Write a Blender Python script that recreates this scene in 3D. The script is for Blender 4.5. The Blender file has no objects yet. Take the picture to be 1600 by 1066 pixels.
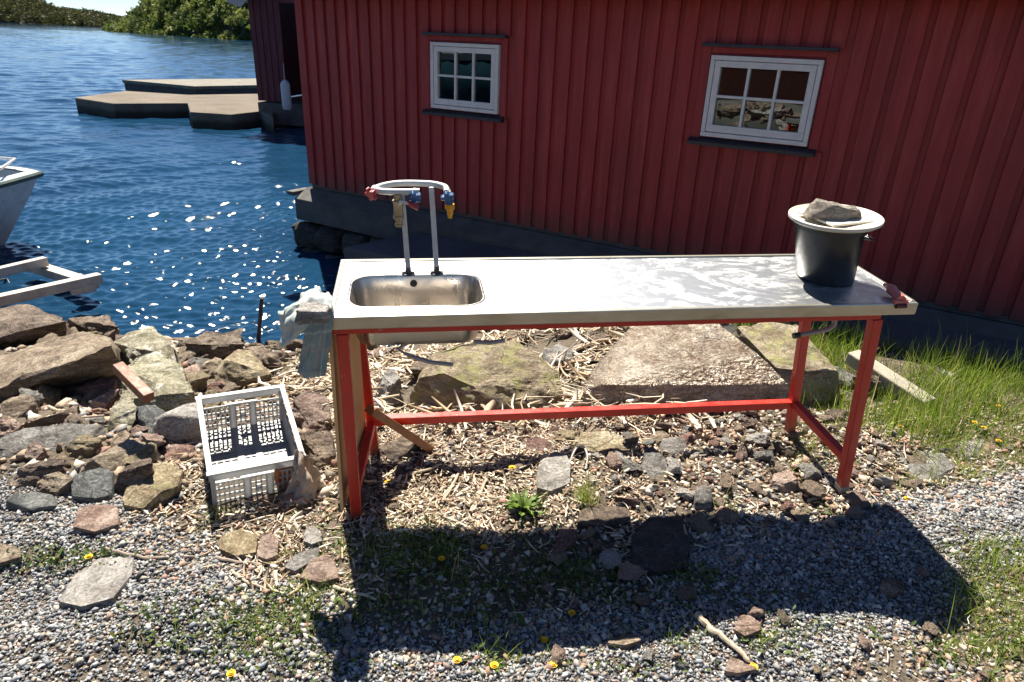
import bpy, bmesh, math, random
import numpy as np
from mathutils import Vector, Matrix, noise
R = math.radians
sc = bpy.context.scene
col = sc.collection

# ------------------------------------------------------------------ camera
F, CX, CY, CH = 1060.0, 800.0, 533.0, 1.74
CAM = np.array([0, 0, CH])
M = np.array([[0.99912215, -0.04189191, 0.0],
              [0.01700144, 0.40548441, -0.91394384],
              [0.03828686, 0.91314153, 0.40584068]])
M[:, 2] = np.cross(M[:, 0], M[:, 1])
cam = bpy.data.cameras.new('camera'); cam.sensor_width = 36; cam.lens = F / 1600 * 36
cam.clip_start = 0.05; cam.clip_end = 6000
camo = bpy.data.objects.new('camera', cam); col.objects.link(camo)
camo.matrix_world = Matrix([[*M[0], 0], [*M[1], 0], [*M[2], CH], [0, 0, 0, 1]])
sc.camera = camo

# ------------------------------------------------------------------ sky and sun
SUN = np.array([-0.20, 0.56, 0.905]); SUN /= np.linalg.norm(SUN)
sun_el = math.asin(SUN[2]); sun_az = math.atan2(SUN[0], SUN[1])
wd = bpy.data.worlds.new("World"); sc.world = wd; wd.use_nodes = True
nt = wd.node_tree; nt.nodes.clear()
sky = nt.nodes.new('ShaderNodeTexSky'); sky.sky_type = 'NISHITA'; sky.sun_disc = False
sky.sun_elevation = sun_el; sky.sun_rotation = sun_az; sky.air_density = 0.65; sky.dust_density = 0.0; sky.ozone_density = 4.0
bg = nt.nodes.new('ShaderNodeBackground'); bg.inputs[1].default_value = 0.052
wo = nt.nodes.new('ShaderNodeOutputWorld')
nt.links.new(sky.outputs[0], bg.inputs[0]); nt.links.new(bg.outputs[0], wo.inputs[0])
sl = bpy.data.lights.new('sun', 'SUN'); sl.energy = 5.0; sl.angle = R(0.53); sl.color = (1, 0.92, 0.78)
so = bpy.data.objects.new('sun', sl); col.objects.link(so)
so.rotation_euler = Vector(SUN).to_track_quat('Z', 'Y').to_euler()
sc.view_settings.view_transform = 'Standard'; sc.view_settings.look = 'None'
sc.view_settings.exposure = 1.3; sc.view_settings.gamma = 1
sc.render.engine = 'CYCLES'
sc.cycles.max_bounces = 8; sc.cycles.glossy_bounces = 4; sc.cycles.transparent_max_bounces = 12
sc.cycles.caustics_reflective = False; sc.cycles.caustics_refractive = False

# ------------------------------------------------------------------ helpers
def ray(px, py): return M @ np.array([px - CX, -(py - CY), -F])
def gz(px, py, z):
    d = ray(px, py); return CAM + d * ((z - CH) / d[2])
def gy(px, py, Y):
    d = ray(px, py); return CAM + d * (Y / d[1])
def proj(P):
    c = (np.asarray(P, float) - CAM) @ M
    return np.stack([CX + F * c[..., 0] / -c[..., 2], CY - F * c[..., 1] / -c[..., 2]], -1)
def sstep(t):
    t = np.clip(t, 0, 1); return t * t * (3 - 2 * t)
def hgt(x, y):
    x = np.asarray(x, float); y = np.asarray(y, float)
    wl = 1 - sstep((x + 1.3) / 2.8)
    left = -0.285 * np.clip(y - 2.6, 0, 5.2)
    right = -0.05 * np.clip(y - 3.0, 0, 4)
    dw = (x + 2.561) * -0.5153 + (y - 8.509) * -0.8570
    h = wl * left + (1 - wl) * right
    h = h - 0.5 * sstep((-5 - x) / 6) * sstep((y - 1) / 4)
    und = 0.018 * np.sin(2.1 * x + 0.7) * np.cos(1.7 * y + 0.4) + 0.010 * np.sin(5.3 * x + 1.9 * y) + 0.006 * np.cos(9.1 * y - 4.3 * x)
    h = h - 0.35 * sstep((1.12 - dw) / 0.3) * sstep((x + 1.8) / 0.4)
    fr = 0.0
    for k, (a, b, c) in enumerate([(4.1, 2.3, .3), (-3.3, 6.1, 1.2), (8.7, -5.9, 2.1), (6.3, 11.7, .7), (-14.1, 9.3, 3.3), (17.9, 13.1, 5.0), (23.0, -19.0, 1.1), (-29.0, 31.0, 2.7)]):
        fr = fr + np.sin(a * x + b * y + c + 0.8 * np.sin(b * x - a * y)) * 0.011 / (1 + 0.55 * k)
    return h + (und + fr) * np.exp(-((y - 2.1) / 6) ** 2)
def G(px, py, dz=0.0):
    z = 0.0
    for _ in range(30):
        P = gz(px, py, z + dz); z = 0.5 * z + 0.5 * float(hgt(P[0], P[1]))
    return P

def tag(o, label=None, cat=None, group=None, kind=None):
    if label: o['label'] = label
    if cat: o['category'] = cat
    if group: o['group'] = group
    if kind: o['kind'] = kind
    return o
def empty(name, loc=(0, 0, 0)):
    o = bpy.data.objects.new(name, None); o.location = loc; o.empty_display_size = 0.1; col.objects.link(o); return o
def link_mesh(name, me, m, parent=None, loc=None):
    if m is not None: me.materials.append(m)
    o = bpy.data.objects.new(name, me); col.objects.link(o)
    if parent is not None: o.parent = parent
    if loc is not None: o.location = loc
    return o
def fast_mesh(name, V, Fc, m, nper, parent=None, colors=None, smooth=False):
    me = bpy.data.meshes.new(name)
    V = np.asarray(V, np.float32); Fc = np.asarray(Fc, np.int32)
    me.vertices.add(len(V)); me.vertices.foreach_set('co', V.ravel())
    me.loops.add(Fc.size); me.loops.foreach_set('vertex_index', Fc.ravel())
    me.polygons.add(len(Fc)); me.polygons.foreach_set('loop_start', np.arange(0, Fc.size, nper, dtype=np.int32))
    me.polygons.foreach_set('loop_total', np.full(len(Fc), nper, np.int32))
    me.update(calc_edges=True)
    if smooth: me.polygons.foreach_set('use_smooth', np.ones(len(Fc), bool))
    if colors is not None:
        a = me.color_attributes.new('Col', 'FLOAT_COLOR', 'POINT')
        c = np.ones((len(V), 4), np.float32); c[:, :3] = colors; a.data.foreach_set('color', c.ravel())
    return link_mesh(name, me, m, parent)

class MB:
    def __init__(s): s.v = []; s.f = []
    def add(s, vs, fs):
        b = len(s.v); s.v += [tuple(map(float, p)) for p in vs]; s.f += [tuple(i + b for i in f) for f in fs]; return s
    def box(s, c, d, rot=None, ax=None):
        c = np.array(c, float); h = np.array(d, float) / 2
        P = np.array([[x, y, z] for x in (-1, 1) for y in (-1, 1) for z in (-1, 1)]) * h
        if ax is not None: P = P @ np.array(ax)
        if rot is not None: P = P @ np.array(Matrix.Rotation(rot, 3, 'Z')).T
        return s.add(P + c, [(0, 1, 3, 2), (4, 6, 7, 5), (0, 4, 5, 1), (2, 3, 7, 6), (0, 2, 6, 4), (1, 5, 7, 3)])
    def bar(s, a, b, w, h, up=(0, 0, 1)):
        a = np.array(a, float); b = np.array(b, float); d = b - a; L = np.linalg.norm(d); d /= L
        r = np.cross(d, up); r /= np.linalg.norm(r); u = np.cross(r, d)
        return s.box((a + b) / 2, (L, w, h), ax=[d, r, u])
    def tube(s, pts, r, n=10, cap=True, closed=False):
        pts = [np.array(p, float) for p in pts]; k = len(pts)
        rs = r if hasattr(r, '__len__') else [r] * k
        u = None; rings = []
        for i, p in enumerate(pts):
            if closed: d = pts[(i + 1) % k] - pts[i - 1]
            else: d = pts[min(i + 1, k - 1)] - pts[max(i - 1, 0)]
            d = d / (np.linalg.norm(d) + 1e-12)
            if u is None: u = np.cross(d, [0.123, 0.9, 0.31])
            u = u - d * (u @ d); u /= np.linalg.norm(u); w_ = np.cross(d, u)
            rings.append([p + rs[i] * (math.cos(2 * math.pi * j / n) * u + math.sin(2 * math.pi * j / n) * w_) for j in range(n)])
        vs = [q for rg in rings for q in rg]; fs = []
        for i in range(k if closed else k - 1):
            i2 = (i + 1) % k
            for j in range(n): fs.append((i * n + j, i * n + (j + 1) % n, i2 * n + (j + 1) % n, i2 * n + j))
        if cap and not closed: fs += [tuple(range(n))[::-1], tuple((k - 1) * n + j for j in range(n))]
        return s.add(vs, fs)
    def lathe(s, prof, n=40, c=(0, 0, 0), sx=0.0):
        # prof: (radius, z); sx shears x with z
        vs = []
        for r, z in prof:
            for j in range(n):
                a = 2 * math.pi * j / n; vs.append((c[0] + r * math.cos(a) + sx * z, c[1] + r * math.sin(a), c[2] + z))
        fs = []
        for i in range(len(prof) - 1):
            for j in range(n): fs.append((i * n + j, i * n + (j + 1) % n, (i + 1) * n + (j + 1) % n, (i + 1) * n + j))
        return s.add(vs, fs)
    def prism(s, poly, z0, z1):
        n = len(poly)
        vs = [(p[0], p[1], (p[2] if len(p) > 2 else 0) + z0) for p in poly] + [(p[0], p[1], (p[2] if len(p) > 2 else 0) + z1) for p in poly]
        return s.add(vs, [tuple(range(n))[::-1], tuple(range(n, 2 * n))] + [(i, (i + 1) % n, n + (i + 1) % n, n + i) for i in range(n)])
    def build(s, name, m, parent=None, smooth=False, bevel=0.0, seg=2):
        me = bpy.data.meshes.new(name); me.from_pydata(s.v, [], s.f); me.update()
        bm = bmesh.new(); bm.from_mesh(me); bmesh.ops.recalc_face_normals(bm, faces=bm.faces); bm.to_mesh(me); bm.free()
        o = link_mesh(name, me, m, parent)
        if smooth:
            me.polygons.foreach_set('use_smooth', [True] * len(me.polygons)); me.set_sharp_from_angle(angle=R(40))
        if bevel:
            b = o.modifiers.new('bevel', 'BEVEL'); b.width = bevel; b.segments = seg; b.limit_method = 'ANGLE'
        return o

# ------------------------------------------------------------------ materials
class NT:
    def __init__(s, name):
        s.m = bpy.data.materials.new(name); s.m.use_nodes = True; s.t = s.m.node_tree
        s.b = s.t.nodes['Principled BSDF']; s.o = s.t.nodes['Material Output']
        s.tc = s.t.nodes.new('ShaderNodeTexCoord')
    def n(s, t, **k):
        x = s.t.nodes.new('ShaderNode' + t)
        for a, v in k.items():
            if a.startswith('i_'):
                key = a[2:]; key = int(key) if key.isdigit() else key.replace('_', ' ')
                x.inputs[key].default_value = v
            else: setattr(x, a, v)
        return x
    def l(s, a, b): s.t.links.new(a, b)
    def map(s, scale=(1, 1, 1), src='Object', rot=(0, 0, 0)):
        mp = s.n('Mapping'); mp.inputs['Scale'].default_value = scale; mp.inputs['Rotation'].default_value = rot
        s.l(s.tc.outputs[src], mp.inputs[0]); return mp.outputs[0]
    def noise(s, vec, scale, detail=6, rough=0.55, dist=0.0):
        x = s.n('TexNoise'); x.inputs['Scale'].default_value = scale; x.inputs['Detail'].default_value = detail
        x.inputs['Roughness'].default_value = rough; x.inputs['Distortion'].default_value = dist; s.l(vec, x.inputs['Vector']); return x.outputs['Fac']
    def voro(s, vec, scale, feature='F1', out='Distance'):
        x = s.n('TexVoronoi', feature=feature); x.inputs['Scale'].default_value = scale; s.l(vec, x.inputs['Vector']); return x.outputs[out]
    def ramp(s, fac, stops, interp='LINEAR'):
        x = s.n('ValToRGB'); cr = x.color_ramp; cr.interpolation = interp
        while len(cr.elements) < len(stops): cr.elements.new(0.5)
        for e, (p, c) in zip(cr.elements, stops):
            e.position = p; e.color = (*c, 1) if hasattr(c, '__len__') else (c, c, c, 1)
        s.l(fac, x.inputs[0]); return x.outputs[0]
    def mix(s, fac, a, b, mode='MIX'):
        x = s.n('Mix', data_type='RGBA', blend_type=mode)
        for sock, v in ((x.inputs[0], fac), (x.inputs[6], a), (x.inputs[7], b)):
            if hasattr(v, 'is_linked'): s.l(v, sock)
            elif hasattr(v, '__len__'): sock.default_value = (*v, 1)
            else: sock.default_value = v
        return x.outputs[2]
    def math(s, op, a, b=0.0):
        x = s.n('Math', operation=op)
        for sock, v in ((x.inputs[0], a), (x.inputs[1], b)):
            if hasattr(v, 'is_linked'): s.l(v, sock)
            else: sock.default_value = v
        return x.outputs[0]
    def bump(s, h, strength=0.3, dist=0.01, prev=None):
        x = s.n('Bump'); x.inputs['Strength'].default_value = strength; x.inputs['Distance'].default_value = dist
        s.l(h, x.inputs['Height'])
        if prev is not None: s.l(prev, x.inputs['Normal'])
        return x.outputs[0]
    def out(s, color=None, rough=None, metal=None, normal=None, **k):
        for nm, v in (('Base Color', color), ('Roughness', rough), ('Metallic', metal)):
            if v is None: continue
            if hasattr(v, 'is_linked'): s.l(v, s.b.inputs[nm])
            elif hasattr(v, '__len__'): s.b.inputs[nm].default_value = (*v, 1)
            else: s.b.inputs[nm].default_value = v
        if normal is not None: s.l(normal, s.b.inputs['Normal'])
        for a, v in k.items(): s.b.inputs[a.replace('_', ' ')].default_value = v
        return s.m

def simple(name, a, b=None, rough=0.6, metal=0.0, sc_=8, bump=0.15, bs=60, bd=0.004, stretch=(1, 1, 1), spec=0.5):
    t = NT(name); v = t.map(stretch)
    b = b or tuple(c * 0.8 for c in a)
    c = t.ramp(t.noise(v, sc_, 8, 0.6), [(0.35, a), (0.68, b)])
    r = t.ramp(t.noise(v, sc_ * 2.3, 5), [(0.3, max(rough - 0.12, 0.03)), (0.7, min(rough + 0.12, 1))])
    return t.out(c, r, metal, t.bump(t.noise(v, bs, 6), bump, bd), Specular_IOR_Level=spec)

def rock_mat(name, A, B, C, lich=None, rough=0.8, strata=1.0, lo=0.58, bump=0.6, rr=None, spec=0.5, glint=False):
    t = NT(name)
    oi = t.n('ObjectInfo'); add = t.n('VectorMath', operation='ADD'); t.l(t.tc.outputs['Object'], add.inputs[0])
    sc3 = t.n('VectorMath', operation='SCALE'); sc3.inputs[3].default_value = 13.7
    cmb = t.n('CombineXYZ'); t.l(oi.outputs['Random'], cmb.inputs[0]); t.l(oi.outputs['Random'], cmb.inputs[2]); t.l(cmb.outputs[0], sc3.inputs[0]); t.l(sc3.outputs[0], add.inputs[1])
    v = add.outputs[0]
    mp = t.n('Mapping'); mp.inputs['Scale'].default_value = (1, 1, 1 + 3 * strata); mp.inputs['Rotation'].default_value = (0.4, 0.3, 0.2); t.l(v, mp.inputs[0]); w_ = mp.outputs[0]
    c1 = t.ramp(t.noise(w_, 5, 10, 0.65, 0.6), [(0.36, A), (0.52, B), (0.68, C)])
    sp = t.noise(v, 90, 4, 0.7)
    md = t.noise(w_, 21, 12, 0.8, 0.8)
    c1 = t.mix(t.ramp(md, [(0.36, 0.75), (0.50, 0.0)]), c1, tuple(x * 0.45 for x in A))
    c1 = t.mix(t.ramp(md, [(0.52, 0.0), (0.66, 0.65)]), c1, tuple(min(x * 1.35 + 0.04, 0.8) for x in C))
    c2 = t.mix(t.ramp(sp, [(0.38, 0.55), (0.5, 0.0)]), c1, tuple(x * 0.35 for x in A))
    c2 = t.mix(t.ramp(sp, [(0.58, 0.0), (0.72, 0.6)]), c2, tuple(min(x * 1.5 + 0.08, 0.8) for x in C))
    if lich:
        lf = t.ramp(t.noise(v, 9, 8, 0.7, 0.4), [(lo, 0.0), (lo + 0.08, 0.85)])
        c2 = t.mix(lf, c2, lich)
    hv = t.n('HueSaturation'); hv.inputs['Saturation'].default_value = 0.95
    t.l(t.math('ADD', t.math('MULTIPLY', oi.outputs['Random'], 0.55), 0.95), hv.inputs['Value']); t.l(c2, hv.inputs['Color'])
    wv = t.n('VectorMath', operation='ADD'); nz = t.n('TexNoise'); nz.inputs['Scale'].default_value = 4; t.l(w_, nz.inputs['Vector']); vm = t.n('VectorMath', operation='SCALE'); vm.inputs[3].default_value = 0.35; t.l(nz.outputs['Color'], vm.inputs[0]); t.l(w_, wv.inputs[0]); t.l(vm.outputs[0], wv.inputs[1])
    ck = t.voro(wv.outputs[0], 3.4, 'DISTANCE_TO_EDGE'); cf = t.ramp(ck, [(0.0, 0.85), (0.018, 0.0)])
    cf = t.math('MULTIPLY', cf, t.ramp(t.noise(v, 3.0, 4), [(0.45, 0.0), (0.6, 1.0)]))
    hvo = t.mix(cf, hv.outputs[0], tuple(x * 0.25 for x in A))
    b0 = t.bump(t.math('SUBTRACT', 1.0, cf), 0.8, 0.02)
    b1 = t.bump(t.noise(w_, 12, 12, 0.75, 0.5), bump, 0.12, b0)
    b2 = t.bump(sp, 0.5, 0.006, b1)
    b3 = t.bump(md, 0.9, 0.035, b2)
    if glint: b3 = t.bump(t.noise(t.map((1, 2.2, 1), rot=(0, 0, 0.9)), 34, 3, 0.6), 1.0, 0.045, b3)
    rg = t.ramp(t.noise(v, 30, 4), [(0.3, (rr or rough) - 0.1), (0.7, min(1, rough + 0.1))])
    return t.out(hvo, rg, 0.55 if glint else 0, b3, Specular_IOR_Level=spec)

RK = {
 'tan':   rock_mat('rock tan', (0.16, 0.105, 0.07), (0.36, 0.27, 0.185), (0.58, 0.49, 0.37)),
 'ochre': rock_mat('rock ochre', (0.18, 0.12, 0.06), (0.36, 0.285, 0.165), (0.54, 0.48, 0.34), (0.26, 0.25, 0.12)),
 'pink':  rock_mat('rock pink', (0.20, 0.115, 0.085), (0.38, 0.26, 0.205), (0.56, 0.44, 0.37)),
 'red':   rock_mat('rock red', (0.14, 0.065, 0.05), (0.27, 0.145, 0.115), (0.42, 0.29, 0.24)),
 'grey':  rock_mat('rock grey', (0.14, 0.13, 0.12), (0.30, 0.285, 0.265), (0.50, 0.48, 0.45)),
 'slate': rock_mat('rock slate', (0.085, 0.09, 0.092), (0.17, 0.18, 0.175), (0.29, 0.29, 0.275)),
 'pale':  rock_mat('rock pale', (0.26, 0.235, 0.21), (0.48, 0.45, 0.42), (0.66, 0.63, 0.59)),
 'moss':  rock_mat('rock mossy', (0.24, 0.17, 0.10), (0.42, 0.34, 0.22), (0.58, 0.52, 0.38), (0.38, 0.36, 0.14), lo=0.5, bump=0.9),
 'white': rock_mat('rock veined', (0.19, 0.17, 0.10), (0.35, 0.325, 0.22), (0.56, 0.52, 0.40), (0.70, 0.67, 0.60), lo=0.56),
 'brown': rock_mat('rock brown', (0.09, 0.06, 0.045), (0.22, 0.16, 0.115), (0.42, 0.34, 0.26)),
 'wet':   rock_mat('rock wet slab', (0.26, 0.18, 0.12), (0.46, 0.38, 0.30), (0.60, 0.54, 0.47), rough=0.36, rr=0.40, bump=1.0, spec=1.0, glint=True),
 'warm':  rock_mat('rock warm pale', (0.30, 0.24, 0.19), (0.50, 0.43, 0.35), (0.66, 0.60, 0.52)),
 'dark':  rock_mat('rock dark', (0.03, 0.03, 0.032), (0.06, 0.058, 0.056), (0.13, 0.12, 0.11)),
}

def hull_rock(name, pts, m, res=4, amp=0.03, seed=0, smooth_it=2, parent=None, cell=None):
    """one stone from a cloud of world points: convex hull, cut fine, roughened"""
    pts = np.array(pts, float); c = pts.mean(0); c[2] = pts[:, 2].min()
    bm = bmesh.new()
    for p in pts - c: bm.verts.new(p)
    r = bmesh.ops.convex_hull(bm, input=bm.verts)
    bmesh.ops.delete(bm, geom=list({g for g in r['geom_interior'] + r['geom_unused'] if isinstance(g, bmesh.types.BMVert)}), context='VERTS')
    bmesh.ops.dissolve_limit(bm, angle_limit=R(4), verts=bm.verts, edges=bm.edges)
    size = float(np.ptp(pts, 0).max())
    tgt = size / (cell or 14)
    bmesh.ops.triangulate(bm, faces=bm.faces)
    for _ in range(res):
        es = [e for e in bm.edges if e.calc_length() > tgt * 1.5]
        if not es: break
        bmesh.ops.subdivide_edges(bm, edges=es, cuts=1, use_grid_fill=False)
        bmesh.ops.triangulate(bm, faces=bm.faces)
    for _ in range(smooth_it): bmesh.ops.smooth_vert(bm, verts=bm.verts, factor=0.5, use_axis_x=True, use_axis_y=True, use_axis_z=True)
    bm.normal_update()
    off = Vector((seed * 3.17, seed * 1.3, seed * 7.7)); k = 1.0 / max(size, 1e-3)
    nv = [v.normal.copy() for v in bm.verts]
    for v, nn in zip(bm.verts, nv):
        q = v.co * k
        a = noise.multi_fractal(Vector((q.x * 3, q.y * 3, q.z * 6)) + off, 0.7, 2.2, 6) - 1.0
        cr = noise.noise(q * 2.2 + off)
        b = -abs(noise.noise(Vector((q.x * 5, q.y * 5, q.z * 12)) + off)) * 0.9
        qz = noise.noise(Vector((q.x * 2.6, q.y * 2.6, q.z * 9)) + off * 1.7) * 3.0; fl = math.floor(qz); fr2 = qz - fl; stp = (fl + min(max((fr2 - 0.42) / 0.16, 0), 1)) / 3.0
        vo = noise.voronoi(Vector((q.x * 4.5, q.y * 4.5, q.z * 8)) + off)[0]
        v.co += nn * size * amp * (a * 1.0 + cr + b + 1.6 * (vo[1] - vo[0] - 0.3) * (0.5 if smooth_it < 3 else 0.0) - 0.8 * min(vo[0], 0.6) + 1.2 * stp * (1.0 if smooth_it < 3 else 0.0))
    me = bpy.data.meshes.new(name); bm.to_mesh(me); bm.free()
    me.polygons.foreach_set('use_smooth', [True] * len(me.polygons)); me.set_sharp_from_angle(angle=R(24))
    o = link_mesh(name, me, m, parent); o.location = c
    return o

# ------------------------------------------------------------------ ground
def ground_mat():
    t = NT('ground soil'); v = t.map()
    c = t.ramp(t.noise(v, 3.5, 10, 0.7), [(0.3, (0.045, 0.034, 0.025)), (0.5, (0.09, 0.07, 0.05)), (0.7, (0.16, 0.125, 0.09))])
    c = t.mix(t.ramp(t.noise(v, 40, 6, 0.7), [(0.45, 0.0), (0.65, 0.6)]), c, (0.22, 0.18, 0.13))
    c = t.mix(t.ramp(t.voro(v, 70), [(0.25, 0.6), (0.5, 0)]), c, (0.07, 0.06, 0.05))
    b = t.bump(t.noise(v, 30, 8, 0.7), 0.8, 0.02)
    b = t.bump(t.voro(v, 60), 0.6, 0.01, b)
    return t.out(c, 0.95, 0, b)
xs = np.concatenate([np.array([-90, -60, -40, -25, -16, -12, -9, -8]), np.arange(-7, 5.0, 0.04), np.array([5, 5.5, 6, 7, 9, 12, 16, 25, 40, 60, 90])])
ys = np.concatenate([np.array([-90, -60, -40, -25, -15, -10, -6, -3, -1, 0, 0.5]), np.arange(0.9, 7.5, 0.04), np.array([7.6, 8, 8.6, 9.4, 10.4, 12, 14, 20, 30])])
XX, YY = np.meshgrid(xs, ys, indexing='ij')
ZZ = hgt(XX, YY) - 0.9 * sstep((YY - 8) / 3)
V = np.stack([XX, YY, ZZ], -1).reshape(-1, 3); ny = len(ys)
I = np.arange(len(xs) * ny).reshape(len(xs), ny)
Fq = np.stack([I[:-1, :-1], I[1:, :-1], I[1:, 1:], I[:-1, 1:]], -1).reshape(-1, 4)
tag(fast_mesh('ground', V, Fq, ground_mat(), 4, smooth=True), kind='structure')

# ------------------------------------------------------------------ water
WZ = -0.80
def water_mat():
    t = NT('sea water'); v = t.map(src='Object')
    t.b.inputs['IOR'].default_value = 1.33
    dist = t.n('CameraData') if False else None
    mp = t.map((1, 2.2, 1), rot=(0, 0, R(8)))
    b = t.bump(t.noise(mp, 11, 3, 0.5, 0.2), 0.6, 0.010)
    c = t.ramp(t.noise(v, 0.35, 3), [(0.3, (0.006, 0.030, 0.070)), (0.7, (0.010, 0.048, 0.105))])
    return t.out(c, 0.045, 0, b, Specular_IOR_Level=0.5)
# polar sheet round the shore, finest over the bay; waves are real geometry down to hand-size ripples
waz = np.radians(np.concatenate([np.arange(-180, -52, 4.0), np.arange(-52, 12, 0.085), np.arange(12, 181, 4.0)]))
wr = [3.6]
while wr[-1] < 260: wr.append(wr[-1] * 1.0030 + 0.002)
while wr[-1] < 5000: wr.append(wr[-1] * 1.12)
wr = np.array(wr)
WA, WRr = np.meshgrid(waz, wr, indexing='ij'); WX = WRr * np.sin(WA); WY = WRr * np.cos(WA)
rngw = np.random.default_rng(4); WH = np.zeros_like(WX); dr = np.gradient(wr)[None, :]
for k in range(34):
    lam = 0.095 * 1.12 ** k; th = R(97) + rngw.normal(0, 0.5); sl_ = (0.19 if lam < 0.22 else 0.14 if lam < 0.4 else 0.06 if lam < 0.8 else 0.04 if lam < 2 else 0.03) * rngw.uniform(0.7, 1.2)
    a = sl_ * lam / (2 * math.pi)
    kx, ky = 2 * math.pi / lam * math.cos(th), 2 * math.pi / lam * math.sin(th)
    ph = rngw.uniform(0, 6.28) + 0.7 * np.sin(WX * (0.9 / lam ** .5) * 0.4 + k) + 0.7 * np.cos(WY * (0.8 / lam ** .5) * 0.35 + 2 * k)
    s_ = np.sin(kx * WX + ky * WY + ph)
    gust = 0.55 + 0.45 * np.sin(WX * 0.33 + k * 0.7 + 0.5 * np.sin(WY * 0.2)) * np.cos(WY * .29 - k * 0.4)
    WH += a * (s_ + 0.25 * s_ * s_) * gust * sstep((lam / (np.maximum(dr, WRr * 0.0015) * 2.6) - 1))
V = np.stack([WX, WY, WZ - 0.01 + WH], -1).reshape(-1, 3); ny = len(wr)
I = np.arange(len(waz) * ny).reshape(len(waz), ny)
Fq = np.stack([I[:-1, :-1], I[1:, :-1], I[1:, 1:], I[:-1, 1:]], -1).reshape(-1, 4)
tag(fast_mesh('water', V, Fq, water_mat(), 4, smooth=True), kind='structure')

# ------------------------------------------------------------------ far hills with woods
def hill(name, crest, depth, zbase, m, seed):
    """crest: list of (x, y, height) along the shore; a rounded ridge rising behind the shoreline"""
    crest = np.array(crest, float); nu, nv = 90, 22
    u = np.linspace(0, len(crest) - 1, nu); P = np.stack([np.interp(u, np.arange(len(crest)), crest[:, k]) for k in range(3)], -1)
    d = P[-1, :2] - P[0, :2]; d /= np.linalg.norm(d); nrm = np.array([-d[1], d[0]])
    if nrm[1] < 0: nrm = -nrm
    vs = []
    for i in range(nu):
        for j in range(nv):
            t = j / (nv - 1); prof = math.sin(min(t * 1.25, 1) * math.pi / 2) ** 0.75 * (1 if t < 0.8 else 1 - (t - 0.8) * 2)
            q = P[i, :2] * (1 + t * depth / np.linalg.norm(P[i, :2]))
            z = zbase + P[i, 2] * prof + 0.12 * P[i, 2] * noise.noise(Vector((q[0] * 0.03, q[1] * 0.03, seed))) * (t > 0)
            vs.append((q[0], q[1], z))
    I = np.arange(nu * nv).reshape(nu, nv)
    Fq = np.stack([I[:-1, :-1], I[1:, :-1], I[1:, 1:], I[:-1, 1:]], -1).reshape(-1, 4)
    o = fast_mesh(name, vs, Fq, m, 4, smooth=True); tag(o, kind='structure'); return np.array(vs).reshape(nu, nv, 3)
hillm = simple('hill rock', (0.035, 0.035, 0.02), (0.02, 0.03, 0.012), 0.95, sc_=0.06, bs=0.4, bd=2, bump=0.5)
def fol_mat(name, k=1.0):
    t = NT(name); a = t.n('VertexColor', layer_name='Col')
    t.b.inputs['Specular IOR Level'].default_value = 0.12
    tr = t.n('BsdfTranslucent'); mx = t.n('MixShader'); mx.inputs[0].default_value = 0.3
    t.l(a.outputs[0], tr.inputs[0]); t.l(a.outputs[0], t.b.inputs['Base Color']); t.b.inputs['Roughness'].default_value = 0.6
    t.l(t.b.outputs[0], mx.inputs[1]); t.l(tr.outputs[0], mx.inputs[2]); t.l(mx.outputs[0], t.o.inputs[0]); return t.m
FOL = fol_mat('foliage')
def forest(name, pts, rad, cols, seed, nf=90, label=None):
    """a wood: every crown a cloud of leaf-clump faces round a point"""
    rg = np.random.default_rng(seed); n = len(pts)
    N = n * nf
    d = rg.normal(size=(N, 3)); d /= np.linalg.norm(d, axis=1)[:, None]; d[:, 2] = np.abs(d[:, 2]) * 1.0 - 0.25
    idx = np.repeat(np.arange(n), nf)
    r = rad[idx] * rg.uniform(0.55, 1.05, N)
    C = pts[idx] + d * r[:, None] * np.array([1, 1, 1.15])
    s = rad[idx] * rg.uniform(0.10, 0.24, N)
    T = rg.normal(size=(N, 3, 3)) * s[:, None, None] * 0.8
    V = (C[:, None, :] + T).reshape(-1, 3)
    cc = cols[rg.integers(0, len(cols), n)][idx] * rg.uniform(0.7, 1.3, N)[:, None]
    o = fast_mesh(name, V, np.arange(N * 3).reshape(-1, 3), FOL, 3, colors=np.repeat(cc, 3, 0))
    tag(o, label, 'woods', kind='stuff'); return o
rgf = np.random.default_rng(11)
greens = np.array([[0.055, 0.085, 0.02], [0.09, 0.12, 0.03], [0.035, 0.06, 0.02], [0.13, 0.15, 0.045], [0.075, 0.10, 0.035]])
# left far hill : 480 m away
def at(px, py, Y): P = gy(px, py, Y); return P
def crest_from(pairs, back=30):  # (px, py_crest, Y shore)
    out = []
    for px, pyt, pyb, Y in pairs:
        b = at(px, pyb, Y); t_ = at(px, pyt, Y + back)
        out.append((b[0], b[1], max(t_[2] - WZ, 1)))
    return out
c1 = crest_from([(-330, -60, 10, 560), (-150, -35, 22, 520), (0, -12, 33, 480), (50, 2, 36, 470), (85, 16, 38, 460), (110, 18, 39, 455), (150, 24, 42, 450), (185, 31, 45, 440), (215, 38, 47, 430), (260, 46, 50, 430)], 80)
HV = hill('far_hill', c1, 120, WZ - 1, hillm, 3)
sel = rgf.integers(0, 90, 2600), rgf.integers(1, 18, 2600)
pts = HV[sel] + rgf.normal(0, 2.5, (2600, 3)) * [1, 1, 0.2]
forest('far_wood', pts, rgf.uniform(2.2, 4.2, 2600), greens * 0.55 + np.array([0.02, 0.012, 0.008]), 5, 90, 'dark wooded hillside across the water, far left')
c2 = crest_from([(180, 47, 46, 235), (205, 41, 47, 230), (225, 25, 48, 225), (245, 6, 50, 215), (262, -12, 52, 210), (300, -34, 54, 195), (350, -40, 58, 180), (400, -52, 62, 168), (480, -60, 66, 160), (620, -70, 72, 150)], 44)
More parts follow.
